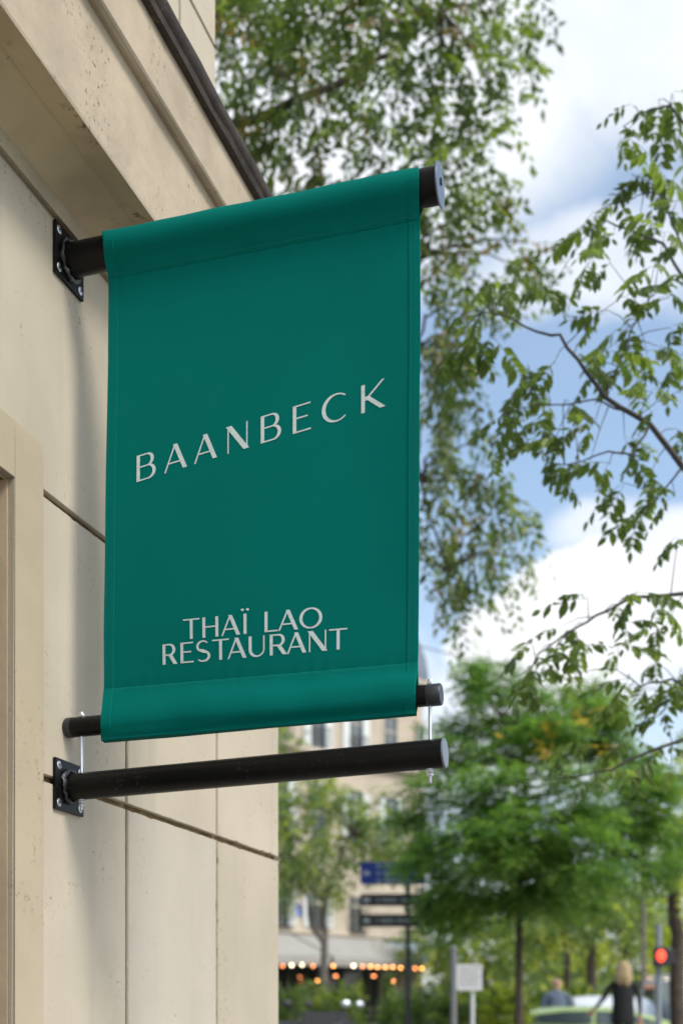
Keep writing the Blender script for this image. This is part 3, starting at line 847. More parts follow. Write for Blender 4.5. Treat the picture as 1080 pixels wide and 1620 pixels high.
# --- near tree on the right with pinnate leaves
DN = 4.6
t2 = empty('pinnate_street_tree', (2.95, 5.3, 0), 0, 'near tree at the right edge reaching in with thin twigs of feathery drooping leaves', 'tree')
def leaf_mesh(v):
    rr = random.Random(v); mb = MB(); L = rr.uniform(.115, .155); n = 4 + v % 3
    pts = [Vector((L * f, 0, -L * .35 * f * f)) for f in [i / 6 for i in range(7)]]
    mb.tube(pts, [.0009] * 6 + [.0005], 4, 0, False)
    def lf(base, dr, ln):
        dr = dr.normalized(); sd = dr.cross(Vector((0, 0, 1)) + Vector((rr.uniform(-.5, .5), rr.uniform(-.5, .5), 0))).normalized(); up = sd.cross(dr)
        w = ln * .25
        vs = [base, base + dr * ln * .3 + sd * w * .9 + up * .001, base + dr * ln * .62 + sd * w * .85 + up * .001, base + dr * ln - up * ln * .08,
              base + dr * ln * .62 - sd * w * .85 + up * .001, base + dr * ln * .3 - sd * w * .9 + up * .001, base + dr * ln * .3 - up * w * .25, base + dr * ln * .65 - up * w * .25]
        mb.add(vs, [(0, 1, 6), (1, 2, 7, 6), (2, 3, 7), (3, 4, 7), (4, 5, 6, 7), (5, 0, 6)])
    for i in range(n):
        f = .25 + .72 * i / n; b0 = Vector((L * f, 0, -L * .35 * f * f))
        for s in (-1, 1):
            if rr.random() < .93: lf(b0, Vector((.38 + rr.uniform(-.15, .15), s * rr.uniform(.6, 1), -rr.uniform(.35, .95))), .049 * rr.uniform(.75, 1.2) * (1.15 - .45 * abs(f - .5)))
    lf(pts[-1], Vector((1, 0, -.7)), .042)
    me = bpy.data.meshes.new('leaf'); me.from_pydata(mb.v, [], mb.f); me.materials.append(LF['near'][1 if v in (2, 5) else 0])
    return me
leafmeshes = [leaf_mesh(v) for v in range(6)]
rn = random.Random(5)
def add_leaf(p, heading, pitch=0):
    o = bpy.data.objects.new('leaf', rn.choice(leafmeshes)); C.objects.link(o); o.parent = t2
    o.location = p - t2.location
    o.rotation_euler = (rn.uniform(-.5, .5), pitch + rn.uniform(-.2, .7), heading)
    s = rn.uniform(.7, 1.25); o.scale = (s, s, s)
brs = [
 [(1400, 1150, .5), (1250, 900, .2), (1080, 738, 0), (1027, 672, 0), (955, 627, -.05), (925, 590, -.05), (885, 530, -.1), (845, 525, -.1), (800, 500, -.1), (762, 492, -.12)],
 [(1250, 900, .2), (1180, 640, .3), (1100, 480, .2), (1050, 385, .15), (1010, 370, .1), (960, 350, .1), (935, 362, .1)],
 [(1180, 640, .3), (1140, 400, .1), (1110, 230, 0), (1060, 165, 0), (1010, 180, 0), (985, 200, 0)],
 [(1250, 900, .2), (1190, 925, 0), (1080, 940, 0), (1000, 946, 0), (940, 975, 0), (900, 1000, 0), (850, 1035, 0), (835, 1065, 0)],
 [(1400, 1150, .5), (1230, 1130, .3), (1110, 1100, .2), (1060, 1075, .1), (1010, 1085, .1), (975, 1060, .1)],
 [(1027, 672, 0), (985, 650, .1), (940, 632, .15), (890, 640, .1), (850, 640, .1), (805, 650, .1)],
 [(1027, 672, 0), (1000, 720, -.1), (960, 715, -.1), (900, 735, -.1), (870, 735, -.1)],
 [(955, 627, -.05), (970, 600, .1), (1000, 520, .1), (1030, 470, .1), (1040, 425, .1)],
 [(1080, 738, 0), (1060, 760, 0), (1040, 790, .05), (1020, 815, .05)],
 [(1100, 480, .2), (1080, 400, .1), (1040, 300, .1), (1010, 310, .1), (980, 320, .1)],
 [(1400, 1150, .5), (1230, 1180, .4), (1080, 1170, .3), (1010, 1195, .3), (965, 1218, .3), (900, 1230, .3), (860, 1235, .3)],
]
def PN(q): return P(q[0], q[1], DN + q[2])
nodes = []
for i, bb in enumerate(brs):
    pts = [PN(q) for q in bb]
    r0 = .016 if i in (0,) else (.011 if bb[0][0] > 1150 else .0055)
    fine = []
    for k in range(len(pts) - 1):
        for s in range(4): fine.append(pts[k].lerp(pts[k + 1], s / 4))
    nodes += fine + [pts[-1]]
    b = limb(rel(t2, pts), r0, .0016, .006, 6, 3, seed=i)
    b.build('branch', M['twig'], t2, smooth=True)
b = MB(); limb(rel(t2, [Vector((2.95, 5.3, -.05)), Vector((2.93, 5.3, 1.2)), Vector((2.75, 5.25, 1.9)), PN((1400, 1150, .5))]), .11, .05, .01, 12, b=b)
limb(rel(t2, [Vector((2.75, 5.25, 1.9)), Vector((3.0, 5.3, 3.2)), Vector((2.7, 5.0, 4.6)), PN((1180, 640, .3)) + Vector((.1, 0, .4)), PN((1180, 640, .3))]), .06, .011, .02, 8, b=b)
limb(rel(t2, [PN((1400, 1150, .5)), PN((1250, 900, .2))]), .05, .018, .0, 8, b=b)
b.build('trunk', M['bark'], t2, smooth=True)
spots = [(927,366),(931,422),(963,426),(971,378),(1011,362),(1051,382),(1035,430),(1060,482),(1060,530),(959,502),(991,522),(971,555),(1023,571),(1063,591),(923,583),(947,590),(979,587),(875,587),(835,590),(810,635),(795,671),(820,660),(867,639),(899,647),(907,683),(939,683),(891,703),(843,703),(798,711),(867,735),(891,771),(931,747),(963,747),(987,703),(1003,739),(1031,631),(1031,663),(1067,691),(1072,631),(983,775),(1027,763),(1035,803),(1015,823),(1067,795),(1072,864),
 (1000,180),(1040,170),(1062,160),(985,225),(1010,235),(1050,215),(1075,260),(1000,290),(975,325),(1020,300),(1052,290),(940,350),(1070,330),(1030,340),
 (929,958),(978,967),(1009,949),(1033,969),(991,1002),(1035,1002),(1058,995),(911,1002),(889,1002),(920,1038),(875,1038),(840,1029),(849,1047),(849,1069),(822,1082),(911,1078),(978,1033),(1033,1058),(995,1082),(1022,1091),(1000,1109),(982,1122),(1062,1091),(1071,1113),(1050,1140),(1075,1070),
 (800,445),(790,465),(815,440),(770,460),(845,465),(870,470),(730,510),(715,560),(745,540),(735,575),(760,500),(775,540),(1000,1180),(960,1190),(920,1180),(985,1225),(1050,1190),(1060,1230),(1030,1215),(880,1215),(940,1240),(830,680),(850,670),(830,610),(1005,600),(950,565),(985,480),(1040,560),(1075,450),(1078,400)]
tb = MB()
for i, (px, py) in enumerate(spots):
    dd = rn.uniform(-.15, .35)
    if py > 1150: dd += .3
    c = P(px, py - 12, DN + dd)
    q = min(nodes, key=lambda p: (p - c).length)
    v = c - q
    if v.length > .02: tb.tube(rel(t2, [q, q.lerp(c, .5) + Vector((0, 0, .012)), c]), [.0022, .0016, .001], 5)
    h = math.atan2(v.y * .6, v.x if abs(v.x) > .01 else -.05)
    nlv = 2
    for k in range(nlv): add_leaf(c + Vector((rn.uniform(-.01, .01), 0, rn.uniform(-.01, .01))), h + (0, -1.3, 1.3)[k] + rn.uniform(-.7, .7))
tb.build('twig', M['twig'], t2, kind='stuff')

# --- honey locust in the middle distance
D = 17.0
t3 = empty('honey_locust_tree', (P(822, HZ, D).x, D, 0), 0, 'bushy deep green tree with layered feathery crown and a few golden leaves', 'tree')
tp = t3.location
cr = [(760, 1110, 26, 55, 0), (800, 1115, 45, 55, .2), (860, 1130, 60, 55, 0), (920, 1160, 55, 50, .4), (740, 1180, 50, 40, .3), (830, 1190, 80, 50, -.8), (700, 1200, 30, 30, .2), (970, 1210, 55, 45, .2), (690, 1270, 55, 40, 0), (780, 1260, 75, 45, -1),
      (880, 1260, 85, 50, -.9), (990, 1275, 65, 50, 0), (690, 1335, 30, 26, 0), (1015, 1230, 45, 45, .3), (1040, 1310, 40, 45, .3), (905, 1105, 50, 35, .3), (960, 1150, 40, 35, .5), (820, 1330, 90, 60, -.3), (850, 1385, 90, 45, 0), (700, 1340, 60, 38, -.6), (800, 1340, 80, 42, -1.1), (905, 1350, 80, 48, -1), (1000, 1340, 60, 42, .2), (715, 1400, 48, 30, -.3), (770, 1400, 60, 40, -.6), (860, 1410, 70, 32, -.4), (950, 1405, 60, 36, 0), (730, 1445, 45, 28, 0), (1020, 1390, 30, 25, .3), (745, 1082, 16, 30, 0), (700, 1440, 22, 20, 0)]
cs, rs, ns = [], [], []
for (px, py, rx, ry, dd) in cr:
    for s in range(3):   # break every mass into flat layers
        ox = random.uniform(-.55, .55) * rx; oy = (s - 1) * .62 * ry + random.uniform(-.1, .1) * ry
        c, r = ell(px + ox, py + oy, rx * .72, ry * .26, D + dd + random.uniform(-.5, .5), .55)
        cs.append(c); rs.append((r[0] * 1.1, r[1], r[2] * 1.25)); ns.append(int(rx * ry * .040 * random.choice((.5, 1, 1.25))) + 10)
b = MB(); top_ = P(830, 1180, D)
limb(rel(t3, [tp + Vector((0, 0, -.05)), P(820, 1500, D), P(822, 1400, D), P(828, 1300, D), top_]), .065, .03, .015, 10, b=b)
b.build('trunk', M['bark'], t3, smooth=True)
b = MB()
for i, c in enumerate(cs):
    q = Vector((tp.x + .04, D, min(c.z - .25, top_.z)))
    if q.z < P(0, 1440, D).z: q.z = P(0, 1440, D).z
    limb(rel(t3, [q, q.lerp(c, .5) + Vector((0, 0, .12)), c]), .022, .006, .04, 5, 2, seed=i, b=b)
b.build('limb', M['bark'], t3, smooth=True)
sprays('crown', cs, rs, ns, LF['locust'][:2], t3, 8, L=.34, nl=14, leaf=.062, lw=.5, droop=.28, horiz=.5, jitter=.25, wmat=[.5, .5], upn=1.2, outward=P(825, 1330, D))
gc = [ell(px, py, 14, 10, D - 1.2) for (px, py) in ((868, 1165), (885, 1150), (905, 1140), (865, 1180), (950, 1188), (962, 1196), (770, 1160), (922, 1130), (935, 1180))]
sprays('golden_leaves', [c for c, r in gc], [r for c, r in gc], [5, 5, 3, 2, 3, 3, 1, 2, 1], [LF['locust'][2]], t3, 9, L=.2, nl=10, leaf=.06, lw=.5, droop=.2)

# --- small tree in front of the cafe
def tree(name, label, base, trunkpts, r0, crownspec, lf, wm, D, seed, group=None, **kw):
    e = empty(name, base, 0, label, 'tree', group)
    b = MB()
    for k, tpz in enumerate(trunkpts): limb(rel(e, tpz), r0 if k == 0 else r0 * .6, r0 * (.62 if k == 0 else .15), r0 * .15, 10, seed=seed + k, b=b)
    b.build('trunk', kw.pop('bark', M['bark']), e, smooth=True)
    cs, rs, ns = [], [], []
    dens = kw.pop('dens', .02)
    for (px, py, rx, ry, dd) in crownspec:
        c, r = ell(px, py, rx, ry, D + dd, kw.get('rd')); cs.append(c); rs.append(r); ns.append(int(rx * ry * dens) + 5)
    kw.pop('rd', None)
    tips = [t[-1] for t in trunkpts]
    b = MB()
    for i, c in enumerate(cs):
        q = min(tips, key=lambda p: (p - c).length)
        limb(rel(e, [q, q.lerp(c, .5) + Vector((0, 0, .1)), c]), r0 * .25, r0 * .08, r0 * .5, 5, 2, seed=i, b=b)
    b.build('limb', M['bark'], e, smooth=True)
    sprays('crown', cs, rs, ns, lf, e, seed, wmat=wm, **kw)
    return e
D = 22.0
bse = Vector((P(513, HZ, D).x, D, 0)); fk = P(513, 1492, D)
tree('cafe_street_tree', 'small forked tree with pale green crown in front of the cafe awnings', bse,
     [[bse + Vector((0, 0, -.05)), P(512, 1560, D), fk], [fk, P(492, 1465, D), P(487, 1420, D), P(466, 1375, D), P(455, 1330, D)], [fk, P(514, 1440, D), P(520, 1395, D), P(540, 1350, D), P(558, 1318, D)]], .10,
     [(440, 1290, 34, 45, 0), (475, 1270, 40, 30, .5), (520, 1262, 45, 28, 0), (480, 1330, 45, 35, -.5), (540, 1305, 50, 32, .5), (585, 1290, 35, 32, 0), (470, 1385, 30, 25, 0), (515, 1365, 38, 25, -.4), (610, 1320, 34, 32, 0), (560, 1345, 32, 20, .2), (455, 1360, 25, 30, 0), (598, 1352, 28, 20, .3), (625, 1370, 22, 22, .3), (520, 1400, 26, 16, 0), (460, 1412, 12, 14, 0), (448, 1170, 26, 45, 1), (430, 1220, 30, 40, 1)],
     LF['small'], [.4, .3, .3], D, 21, dens=.050, L=.38, nl=10, leaf=.095, lw=.5, droop=.4, rd=.8, bark=M['bark_grey'])

# --- park trees behind
pk = [
 ('tree with a straight bare trunk behind the right half of the deep green tree', 30, 896, .11, [(880, 1440, 60, 45, 0), (930, 1410, 50, 40, 0), (850, 1480, 40, 25, 0)], [.6, .2, .2], [[(896, 1600), (897, 1520), (893, 1440)]]),
 ('dark tree trunk splitting in a wide fork behind the blond woman', 34, 934, .17, [(930, 1420, 70, 45, 0), (990, 1440, 50, 30, 0), (900, 1470, 40, 20, .5)], [.5, .1, .4], [[(934, 1600), (934, 1530), (936, 1490)], [(936, 1490), (918, 1470), (905, 1450)], [(936, 1490), (950, 1465), (958, 1440)], [(936, 1490), (937, 1450)]]),
 ('thick dark tree trunk cut by the right photo edge', 19, 1072, .13, [(1075, 1300, 45, 50, 0), (1090, 1370, 40, 40, 0), (1050, 1265, 40, 30, .5), (1100, 1220, 50, 40, 0)], [.5, .4, .1], [[(1072, 1600), (1070, 1480), (1064, 1410), (1075, 1340)], [(1064, 1410), (1052, 1380), (1046, 1350)]]),
 ('yellow green tree glowing behind the traffic light', 42, 1000, .16, [(1000, 1470, 70, 35, 0), (1050, 1450, 50, 40, 0), (960, 1500, 40, 20, 0), (1040, 1500, 40, 20, 0)], [.3, .65, .05], [[(985, 1600), (988, 1500)]]),
 ('broad park tree behind the grey street post', 50, 745, .2, [(690, 1500, 60, 35, 0), (750, 1490, 60, 40, 0), (800, 1510, 50, 30, 0), (730, 1450, 60, 30, 0)], [.55, .15, .3], [[(765, 1600), (762, 1520)]]),
 ('pale park tree between the two slim trunks', 60, 860, .2, [(850, 1490, 70, 40, 0), (900, 1510, 60, 30, 0), (820, 1450, 70, 40, 0)], [.4, .4, .2], [[(872, 1600), (865, 1500)]]),
 ('dark mass of park tree at far right beyond the van', 65, 1090, .25, [(1080, 1500, 60, 60, 0), (1020, 1530, 60, 35, 0), (960, 1540, 60, 25, 0)], [.4, .1, .5], [[(1092, 1600), (1090, 1520)]]),
 ('dense low park tree behind the man in the grey jacket', 55, 800, .2, [(800, 1545, 60, 28, 0), (860, 1550, 60, 25, 0), (740, 1545, 60, 28, 0), (910, 1555, 60, 22, 0)], [.4, .1, .5], [[(790, 1600), (792, 1540)]]),
]
for i, (lab, D, bx, r0, crn, wm, tr) in enumerate(pk):
    base = Vector((P(tr[0][0][0], HZ, D).x, D, 0))
    tpts = []
    for k, t in enumerate(tr):
        pts = [P(x, y, D) for (x, y) in t]
        if k == 0: pts[0] = base + Vector((0, 0, -.05))
        tpts.append(pts)
    tree('park_tree', lab, base, tpts, r0, crn, LF['park'], wm, D, 40 + i, group='trees of the park across the road', dens=.055 if D > 25 else .03, L=.022 * D, nl=10, leaf=.0042 * D + .02, lw=.6, droop=.3, rd=1.5)

# hedge along the park
hd = empty('park_hedge', (P(830, HZ, 29).x, 29, 0), 0, 'long clipped hedge running behind the parked cars and the people', 'hedge')
cs = [P(690 + i * 17, 1592 + 6 * math.sin(i * 1.7), 29) for i in range(27)]
sprays('foliage', cs, [(.35, .5, .40)] * 27, [150] * 27, LF['park'], hd, 77, wmat=[.5, .1, .4], L=.2, nl=9, leaf=.07, lw=.6, droop=.0)
b = MB()
for i, c in enumerate(cs):
    q = c - hd.location; b.tube([(q.x, 0, -.02), (q.x + .03, 0, .5), (q.x, .05, .95)], [.03, .02, .01], 6)
b.build('stems', M['bark'], hd, kind='stuff')

# ------------------------------------------------------------------ cafe building in the distance
A0 = Vector((P(300, 0, 45).x, 45, 0)); B0 = Vector((P(655, 0, 54).x, 54, 0))
fl_ = B0 - A0; FL = fl_.length; ang = math.atan2(fl_.y, fl_.x)
M['far_stone'] = mat('far_limestone', (.47, .40, .315), .85, var=.1, vscale=.8, bump=.2, bscale=10, streak=.15)
M['far_trim'] = mat('far_trim_stone', (.50, .43, .34), .85, var=.1, vscale=1.5)
M['slate'] = mat('zinc_roof', (.15, .18, .22), .5, var=.2, vscale=2)
M['winglass'] = mat('window_glass', (.05, .07, .08), .08, spec=.9)
M['shutter'] = mat('white_shutter', (.62, .64, .62), .6)
M['iron'] = mat('dark_iron', (.02, .02, .024), .5)
M['dgreen'] = mat('dark_green_joinery', (.02, .07, .06), .45)
cb = empty('cafe_building', A0, ang, 'pale corner apartment building with domed roof and a cafe on its ground floor', 'building')
GF, ST, NF = 4.35, 3.6, 3
HT = GF + ST * 3 + .5
b = MB(); b.box(-14, FL, .0, 12, 4.4, HT); b.box(-14, FL, 1.2, 12, 0, 4.4)
b.lathe([(1.25, 0), (1.25, HT - .1)], 24, (FL + .05, 1.2, 0))
b.box(FL + .05, FL + 1.28, 1.2, 12, 0, HT - .05)
b.build('wall', M['far_stone'], cb)
for zz, o in ((4.3, .14), (GF + ST + .05, .12), (GF + 2 * ST + .02, .35), (HT - .15, .4)):
    b = MB(); b.box(-14, FL + .02, -o, .02, zz, zz + .22); b.lathe([(1.25 + o, zz), (1.27 + o, zz + .22)], 24, (FL + .05, 1.2, 0))
    b.build('ledge', M['far_trim'], cb, bevel=.03)
b = MB()
for k in range(1, 12):
    z = GF + .25 + k * .42
    if z < GF + ST: b.box(-14, FL - .9, -.012, .0, z, z + .39)
b.build('rusticated_course', M['far_stone'], cb, kind='stuff')
b = MB(); b.poly([(-.1, HT), (1.2, HT + 3.4), (4, HT + 4.2), (10, HT + 4.4), (12, HT)], 'x', -14, FL - .7); 
b.build('mansard_roof', M['slate'], cb)
dm = MB(); dm.lathe([(1.5, HT + .05), (1.52, HT + .5), (1.42, HT + 1.2), (1.12, HT + 2.0), (.7, HT + 2.6), (.3, HT + 2.9), (.12, HT + 3.0), (.12, HT + 3.4), (.01, HT + 3.9)], 26, (FL + .05, 1.2, 0))
dome = dm.build('dome', M['slate'], cb, smooth=True)
for x in (FL - 1.1, FL - 5, FL - 9):
    b = MB(); b.box(x - .45, x + .45, 1.0, 3.4, HT + 1.5, HT + 5.6); b.box(x - .52, x + .52, .93, 3.47, HT + 5.4, HT + 5.6)
    ch = b.build('chimney', M['far_stone'], cb)
    for k in range(4):
        b = MB(); b.lathe([(.13, HT + 5.6), (.10, HT + 6.1)], 8, (x, 1.35 + k * .55, 0)); b.build('chimney_pot', mat('terracotta', (.42, .17, .08)) if 'terracotta' not in bpy.data.materials else bpy.data.materials['terracotta'], ch)
def window(x, z, w, h, shut, par=cb, depth=.0):
    f = MB(); f.box(x - w / 2 - .10, x - w / 2, -.05, .03, z - .02, z + h + .1); f.box(x + w / 2, x + w / 2 + .10, -.05, .03, z - .02, z + h + .1)
    f.box(x - w / 2 - .12, x + w / 2 + .12, -.08, .03, z + h, z + h + .18)
    f.box(x - .03, x + .03, -.02, .005, z, z + h); f.box(x - w / 2, x + w / 2, -.021, .004, z + h * .68, z + h * .68 + .05)
    o = f.build('window', M['far_trim'], par)
    p = MB(); p.box(x - w / 2, x + w / 2, -.012, -.002, z, z + h); p.build('pane', M['winglass'], o)
    if shut:
        for s in (-1, 1):
            q = MB(); q.box(x + s * w * .5, x + s * (w * .5 + .42), -.075, -.052, z, z + h)
            q.build('shutter', M['shutter'] if shut == 1 else M['dgreen'], o)
    q = MB(); q.box(x - w / 2 - .1, x + w / 2 + .1, -.30, -.27, z + .85, z + .89); q.box(x - w / 2 - .1, x + w / 2 + .1, -.30, -.27, z + .1, z + .13)
    for k in range(9):
        xx = x - w / 2 - .09 + (w + .18) * k / 8; q.box(xx - .01, xx + .01, -.295, -.275, z + .12, z + .86)
    q.box(x - w / 2 - .1, x + w / 2 + .1, -.3, -.051, z - .08, z - .021)
    q.build('railing', M['iron'], o)
def along(px):
    q = (px - 540) / F; ca, sa = math.cos(ang), math.sin(ang)
    return (q * A0.y - A0.x) / (ca - q * sa)
for fi in range(3):
    z = GF + (.25, .25, .25)[fi] + fi * ST; hgt = (1.4, 2.2, 2.1)[fi]
    for k, px in enumerate((340, 390, 443, 502, 562, 617)):
        if fi == 0 and px == 617: continue
        window(along(px), z, .80, hgt, 1 if (k + fi) % 3 != 1 else 0)
    for k in range(5): window(along(340) - 2.1 * (k + 1), z, .80, hgt, 1)
for fi in range(3):  # rotunda windows
    z = GF + .3 + fi * ST
    for a in (-75, -35):
        e = Vector((FL + .05 + 1.26 * math.cos(R(a)), 1.2 + 1.26 * math.sin(R(a)), z))
        Mx = Matrix.Rotation(R(a), 3, 'Z')
        m = MB()
        for (x0, x1, y0, y1, z0, z1) in ((-.04, .05, -.42, -.32, 0, 2), (-.04, .05, .32, .42, 0, 2), (-.04, .06, -.44, .44, 2, 2.15)):
            k = MB(); k.box(x0, x1, y0, y1, z0, z1); m.add([Mx @ Vector(v) + e for v in k.v], k.f)
        o = m.build('window', M['far_trim'], cb)
        k = MB(); k.box(-.05, .012, -.32, .32, 0, 2); m = MB(); m.add([Mx @ Vector(v) + e for v in k.v], k.f); m.build('pane', M['winglass'], o)
# dormers
for k in range(5):
    x = FL - 2.2 - k * 2.6
    b = MB(); b.box(x - .6, x + .6, .15, 1.6, HT + .3, HT + 2.1); b.poly([(x - .72, HT + 2.1), (x + .72, HT + 2.1), (x, HT + 2.6)], 'y', .05, 1.7)
    d_ = b.build('dormer', M['far_trim'], cb)
    b = MB(); b.box(x - .4, x + .4, .12, .149, HT + .5, HT + 1.9); b.build('pane', M['winglass'], d_)
# street name plaque
b = MB(); b.box(along(457), along(475), -.06, -.03, 4.98, 5.5)
pq = b.build('street_name_plaque', mat('blue_enamel', (.10, .14, .42), .35), cb)
# shop front
b = MB()
for k in range(15):
    x = FL - .4 - k * 1.6; b.box(x - .09, x + .09, .9, 1.19, 0, 3.19)
b.box(-14, FL, .95, 1.19, 3.2, 4.39); b.box(-14, FL, .96, 1.18, 0, .5)
b.build('shop_front', mat('black_joinery', (.018, .018, .02), .4), cb)
b = MB()
for k in range(14):
    x = FL - .4 - k * 1.6; b.box(x - 1.5, x - .1, 1.05, 1.08, .5, 3.2)
b.build('shop_window', mat('shop_glass', (.03, .035, .035), .1, spec=.9), cb)
M['awn'] = mat('awning_canvas', (.34, .33, .30), .85, var=.08, vscale=2)
M['awnblue'] = mat('blue_grey_canvas', (.25, .30, .36), .85, var=.08, vscale=2)
def awning(lab, x0, x1, zt, zb, out, m, cat='awning'):
    o3 = A0 + Matrix.Rotation(ang, 3, 'Z') @ Vector(((x0 + x1) / 2, -.02, 0))
    e = empty('awning', (o3.x, o3.y, zb), ang, lab, cat, 'awnings over the cafe terrace'); h = (x1 - x0) / 2; z0 = zt - zb
    b = MB(); b.add([(-h, -.0, z0), (h, 0, z0), (h, -out, 0), (-h, -out, 0), (-h, 0, z0 - .03), (h, 0, z0 - .03), (h, -out, -.03), (-h, -out, -.03)], [(0, 1, 2, 3), (7, 6, 5, 4), (0, 4, 5, 1), (1, 5, 6, 2), (3, 2, 6, 7), (0, 3, 7, 4)])
    b.build('canvas', m, e)
    b = MB(); n = int(h * 8)
    for k in range(n):
        a = -h + 2 * h * k / n; c = -h + 2 * h * (k + 1) / n - .015
        b.add([(a, -out - .004, -.0), (c, -out - .004, 0), (c, -out - .004, -.33), ((a + c) / 2, -out - .004, -.38), (a, -out - .004, -.33)], [(0, 1, 2, 3, 4)])
    b.build('valance', m, e)
    for s in (-1, 1):
        b = MB(); b.tube([(s * h * .96, 0, -.5), (s * h * .96, -out, -.05)], .03, 6); b.build('arm', M['iron'], e)
awning('wide pale grey awning over the cafe, left of the small tree trunk', FL - 13.2, FL - 7.55, 4.28, 3.3, 2.3, M['awn'])
awning('pale grey awning right of the small tree trunk above the orange bulbs', FL - 7.4, FL - 2.2, 4.28, 3.3, 2.3, M['awn'])
awning('small blue grey awning at the corner of the cafe', FL - 2.0, FL + .9, 4.2, 3.35, 2.0, M['awnblue'])
# festoon lights
def bulbmat(n, c, s): return mat(n, (.8, .5, .2), .4, emis=c, estr=s)
BW, BO = bulbmat('bulb_warm_white', (1, .80, .48), 8), bulbmat('bulb_orange', (1, .36, .08), 6.5)
BD = bulbmat('bulb_dim', (.9, .28, .10), 5)
DL = 46.0
fs_ = empty('festoon_lights', P(560, 1532, DL), 0, 'string of small glowing orange and white bulbs under the cafe awnings', 'string lights')
wire = []
for i, (px, py, mm) in enumerate([(447, 1528, BD), (461.5, 1527, BW), (478, 1526, BW), (495, 1528, BD), (527, 1528, BO), (559, 1528, BW), (573.5, 1529, BD), (586, 1529, BO), (597, 1530, BO), (609.5, 1530, BO), (621, 1530, BO), (633.5, 1531, BO), (656, 1532, BD), (667, 1532, BO)]):
    q = P(px, py, DL) - fs_.location; wire.append(q + Vector((0, 0, .09)))
    b = MB(); b.ball(q, .045, 8); o = b.build('bulb', mm, fs_, smooth=True)
    b = MB(); b.lathe([(.02, .035), (.02, .09)], 8, q); b.build('bulb_holder', M['iron'], o)
b = MB(); b.tube(wire, .008, 5); b.build('cable', M['iron'], fs_)
for i, (px, py, mm) in enumerate([(473, 1545, BD), (502, 1550, BO), (531, 1543, BD), (591, 1543, BD), (622, 1551, BD)]):
    q = P(px, py, 50.5)
    e = empty('pendant_lamp', q, 0, ['faint pendant lamp under the left awning', 'bright orange pendant lamp just left of the small tree trunk', 'faint pendant lamp right of the small tree trunk', 'faint pendant lamp under the row of orange bulbs', 'reddish pendant lamp over the terrace near the conifer'][i], 'lamp', 'pendant lamps over the cafe terrace')
    b = MB(); b.ball((0, 0, 0), .07, 8); b.build('bulb', mm, e, smooth=True)
    b = MB(); b.lathe([(.16, .0), (.13, .08), (.03, .14)], 12); b.tube([(0, 0, .14), (0, 0, 4.35 - q.z)], .008, 5); b.build('lamp_shade', M['iron'], e)
# terrace planters, tables, chairs
M['planter'] = mat('dark_planter', (.04, .042, .045), .6)
def planter(px, D, w, h, lab, kind, lf, wm):
    e = empty('planter_box', (P(px, HZ, D).x, D, 0), 0, lab, 'planter', 'planters on the pavement')
    b = MB(); b.box(-w / 2, w / 2, -.22, .22, 0, .55); b.box(-w / 2 - .02, w / 2 + .02, -.24, .24, .552, .60); b.build('box', M['planter'], e, bevel=.008)
    if kind == 'cone':
        cs = [(P(px, HZ, D).x, D, .65 + h * k / 7) for k in range(7)]; rs = [(w * .36 * (1 - k / 7.6),) * 2 + (.13,) for k in range(7)]; n = [150 - 14 * k for k in range(7)]
        sprays('conifer', cs, rs, n, lf, e, int(px), wmat=wm, L=.14, nl=8, leaf=.05, lw=.3, droop=-.3, kind=None)
    else:
        cs = [(P(px, HZ, D).x + random.uniform(-.4, .4) * w, D + random.uniform(-.1, .1), .65 + h * random.uniform(.2, .6)) for k in range(7)]
        sprays('shrub', cs, [(w * .26, .25, h * .38)] * 7, [75] * 7, lf, e, int(px), wmat=wm, L=.25, nl=9, leaf=.075, lw=.45, droop=.2, kind=None)
planter(528, 20.5, .85, 1.15, 'bushy yellow green shrub in a dark box below the small tree', 'bush', LF['small'], [.3, .5, .2])
planter(613, 23, .6, 1.25, 'slim dark green conifer in a box on the cafe terrace', 'cone', LF['park'], [.2, 0, .8])
planter(640, 21, .7, .95, 'low shrub in a box beside the signpost foot', 'bush', LF['small'], [.5, .2, .3])
planter(460, 26, 1.1, 1.3, 'dark leafy shrub box close to the corner of the stone building', 'bush', LF['park'], [.5, 0, .5])
planter(690, 19, .9, 1.05, 'dark leafy shrub box left of the grey street post', 'bush', LF['park'], [.5, .1, .4])
planter(787, 18.8, .8, .95, 'shrub box with a bright yellow plant right of the white board sign', 'bush', LF['park'], [.2, .6, .2])
def table(px, D, lab):
    e = empty('bistro_table', (P(px, HZ, D).x, D, 0), 0, lab, 'table', 'terrace tables')
    b = MB(); b.lathe([(.34, .72), (.35, .73), (.35, .745), (.34, .75)], 20); b.build('table_top', mat('pale_top', (.5, .48, .44), .4) if 'pale_top' not in bpy.data.materials else bpy.data.materials['pale_top'], e, smooth=True)
    b = MB(); b.lathe([(.025, .02), (.025, .72)], 10); b.lathe([(.2, 0), (.19, .02), (.03, .04)], 16); b.build('pedestal', M['iron'], e, smooth=True)
def chair(px, D, rz, lab):
    e = empty('bistro_chair', (P(px, HZ, D).x, D, 0), rz, lab, 'chair', 'terrace chairs')
    ct = M['awn']
    b = MB(); b.box(-.21, .21, -.21, .21, .44, .465); b.build('seat', ct, e, bevel=.01)
    b = MB(); b.box(-.20, .20, .19, .21, .58, .86); b.build('backrest', ct, e, bevel=.008)
    for sx in (-1, 1):
        b = MB(); b.tube([(sx * .2, .2, 0), (sx * .19, .2, .88)], .012, 6); b.build('leg', M['iron'], e)
        b = MB(); b.tube([(sx * .2, -.2, 0), (sx * .19, -.19, .44)], .012, 6); b.build('leg', M['iron'], e)
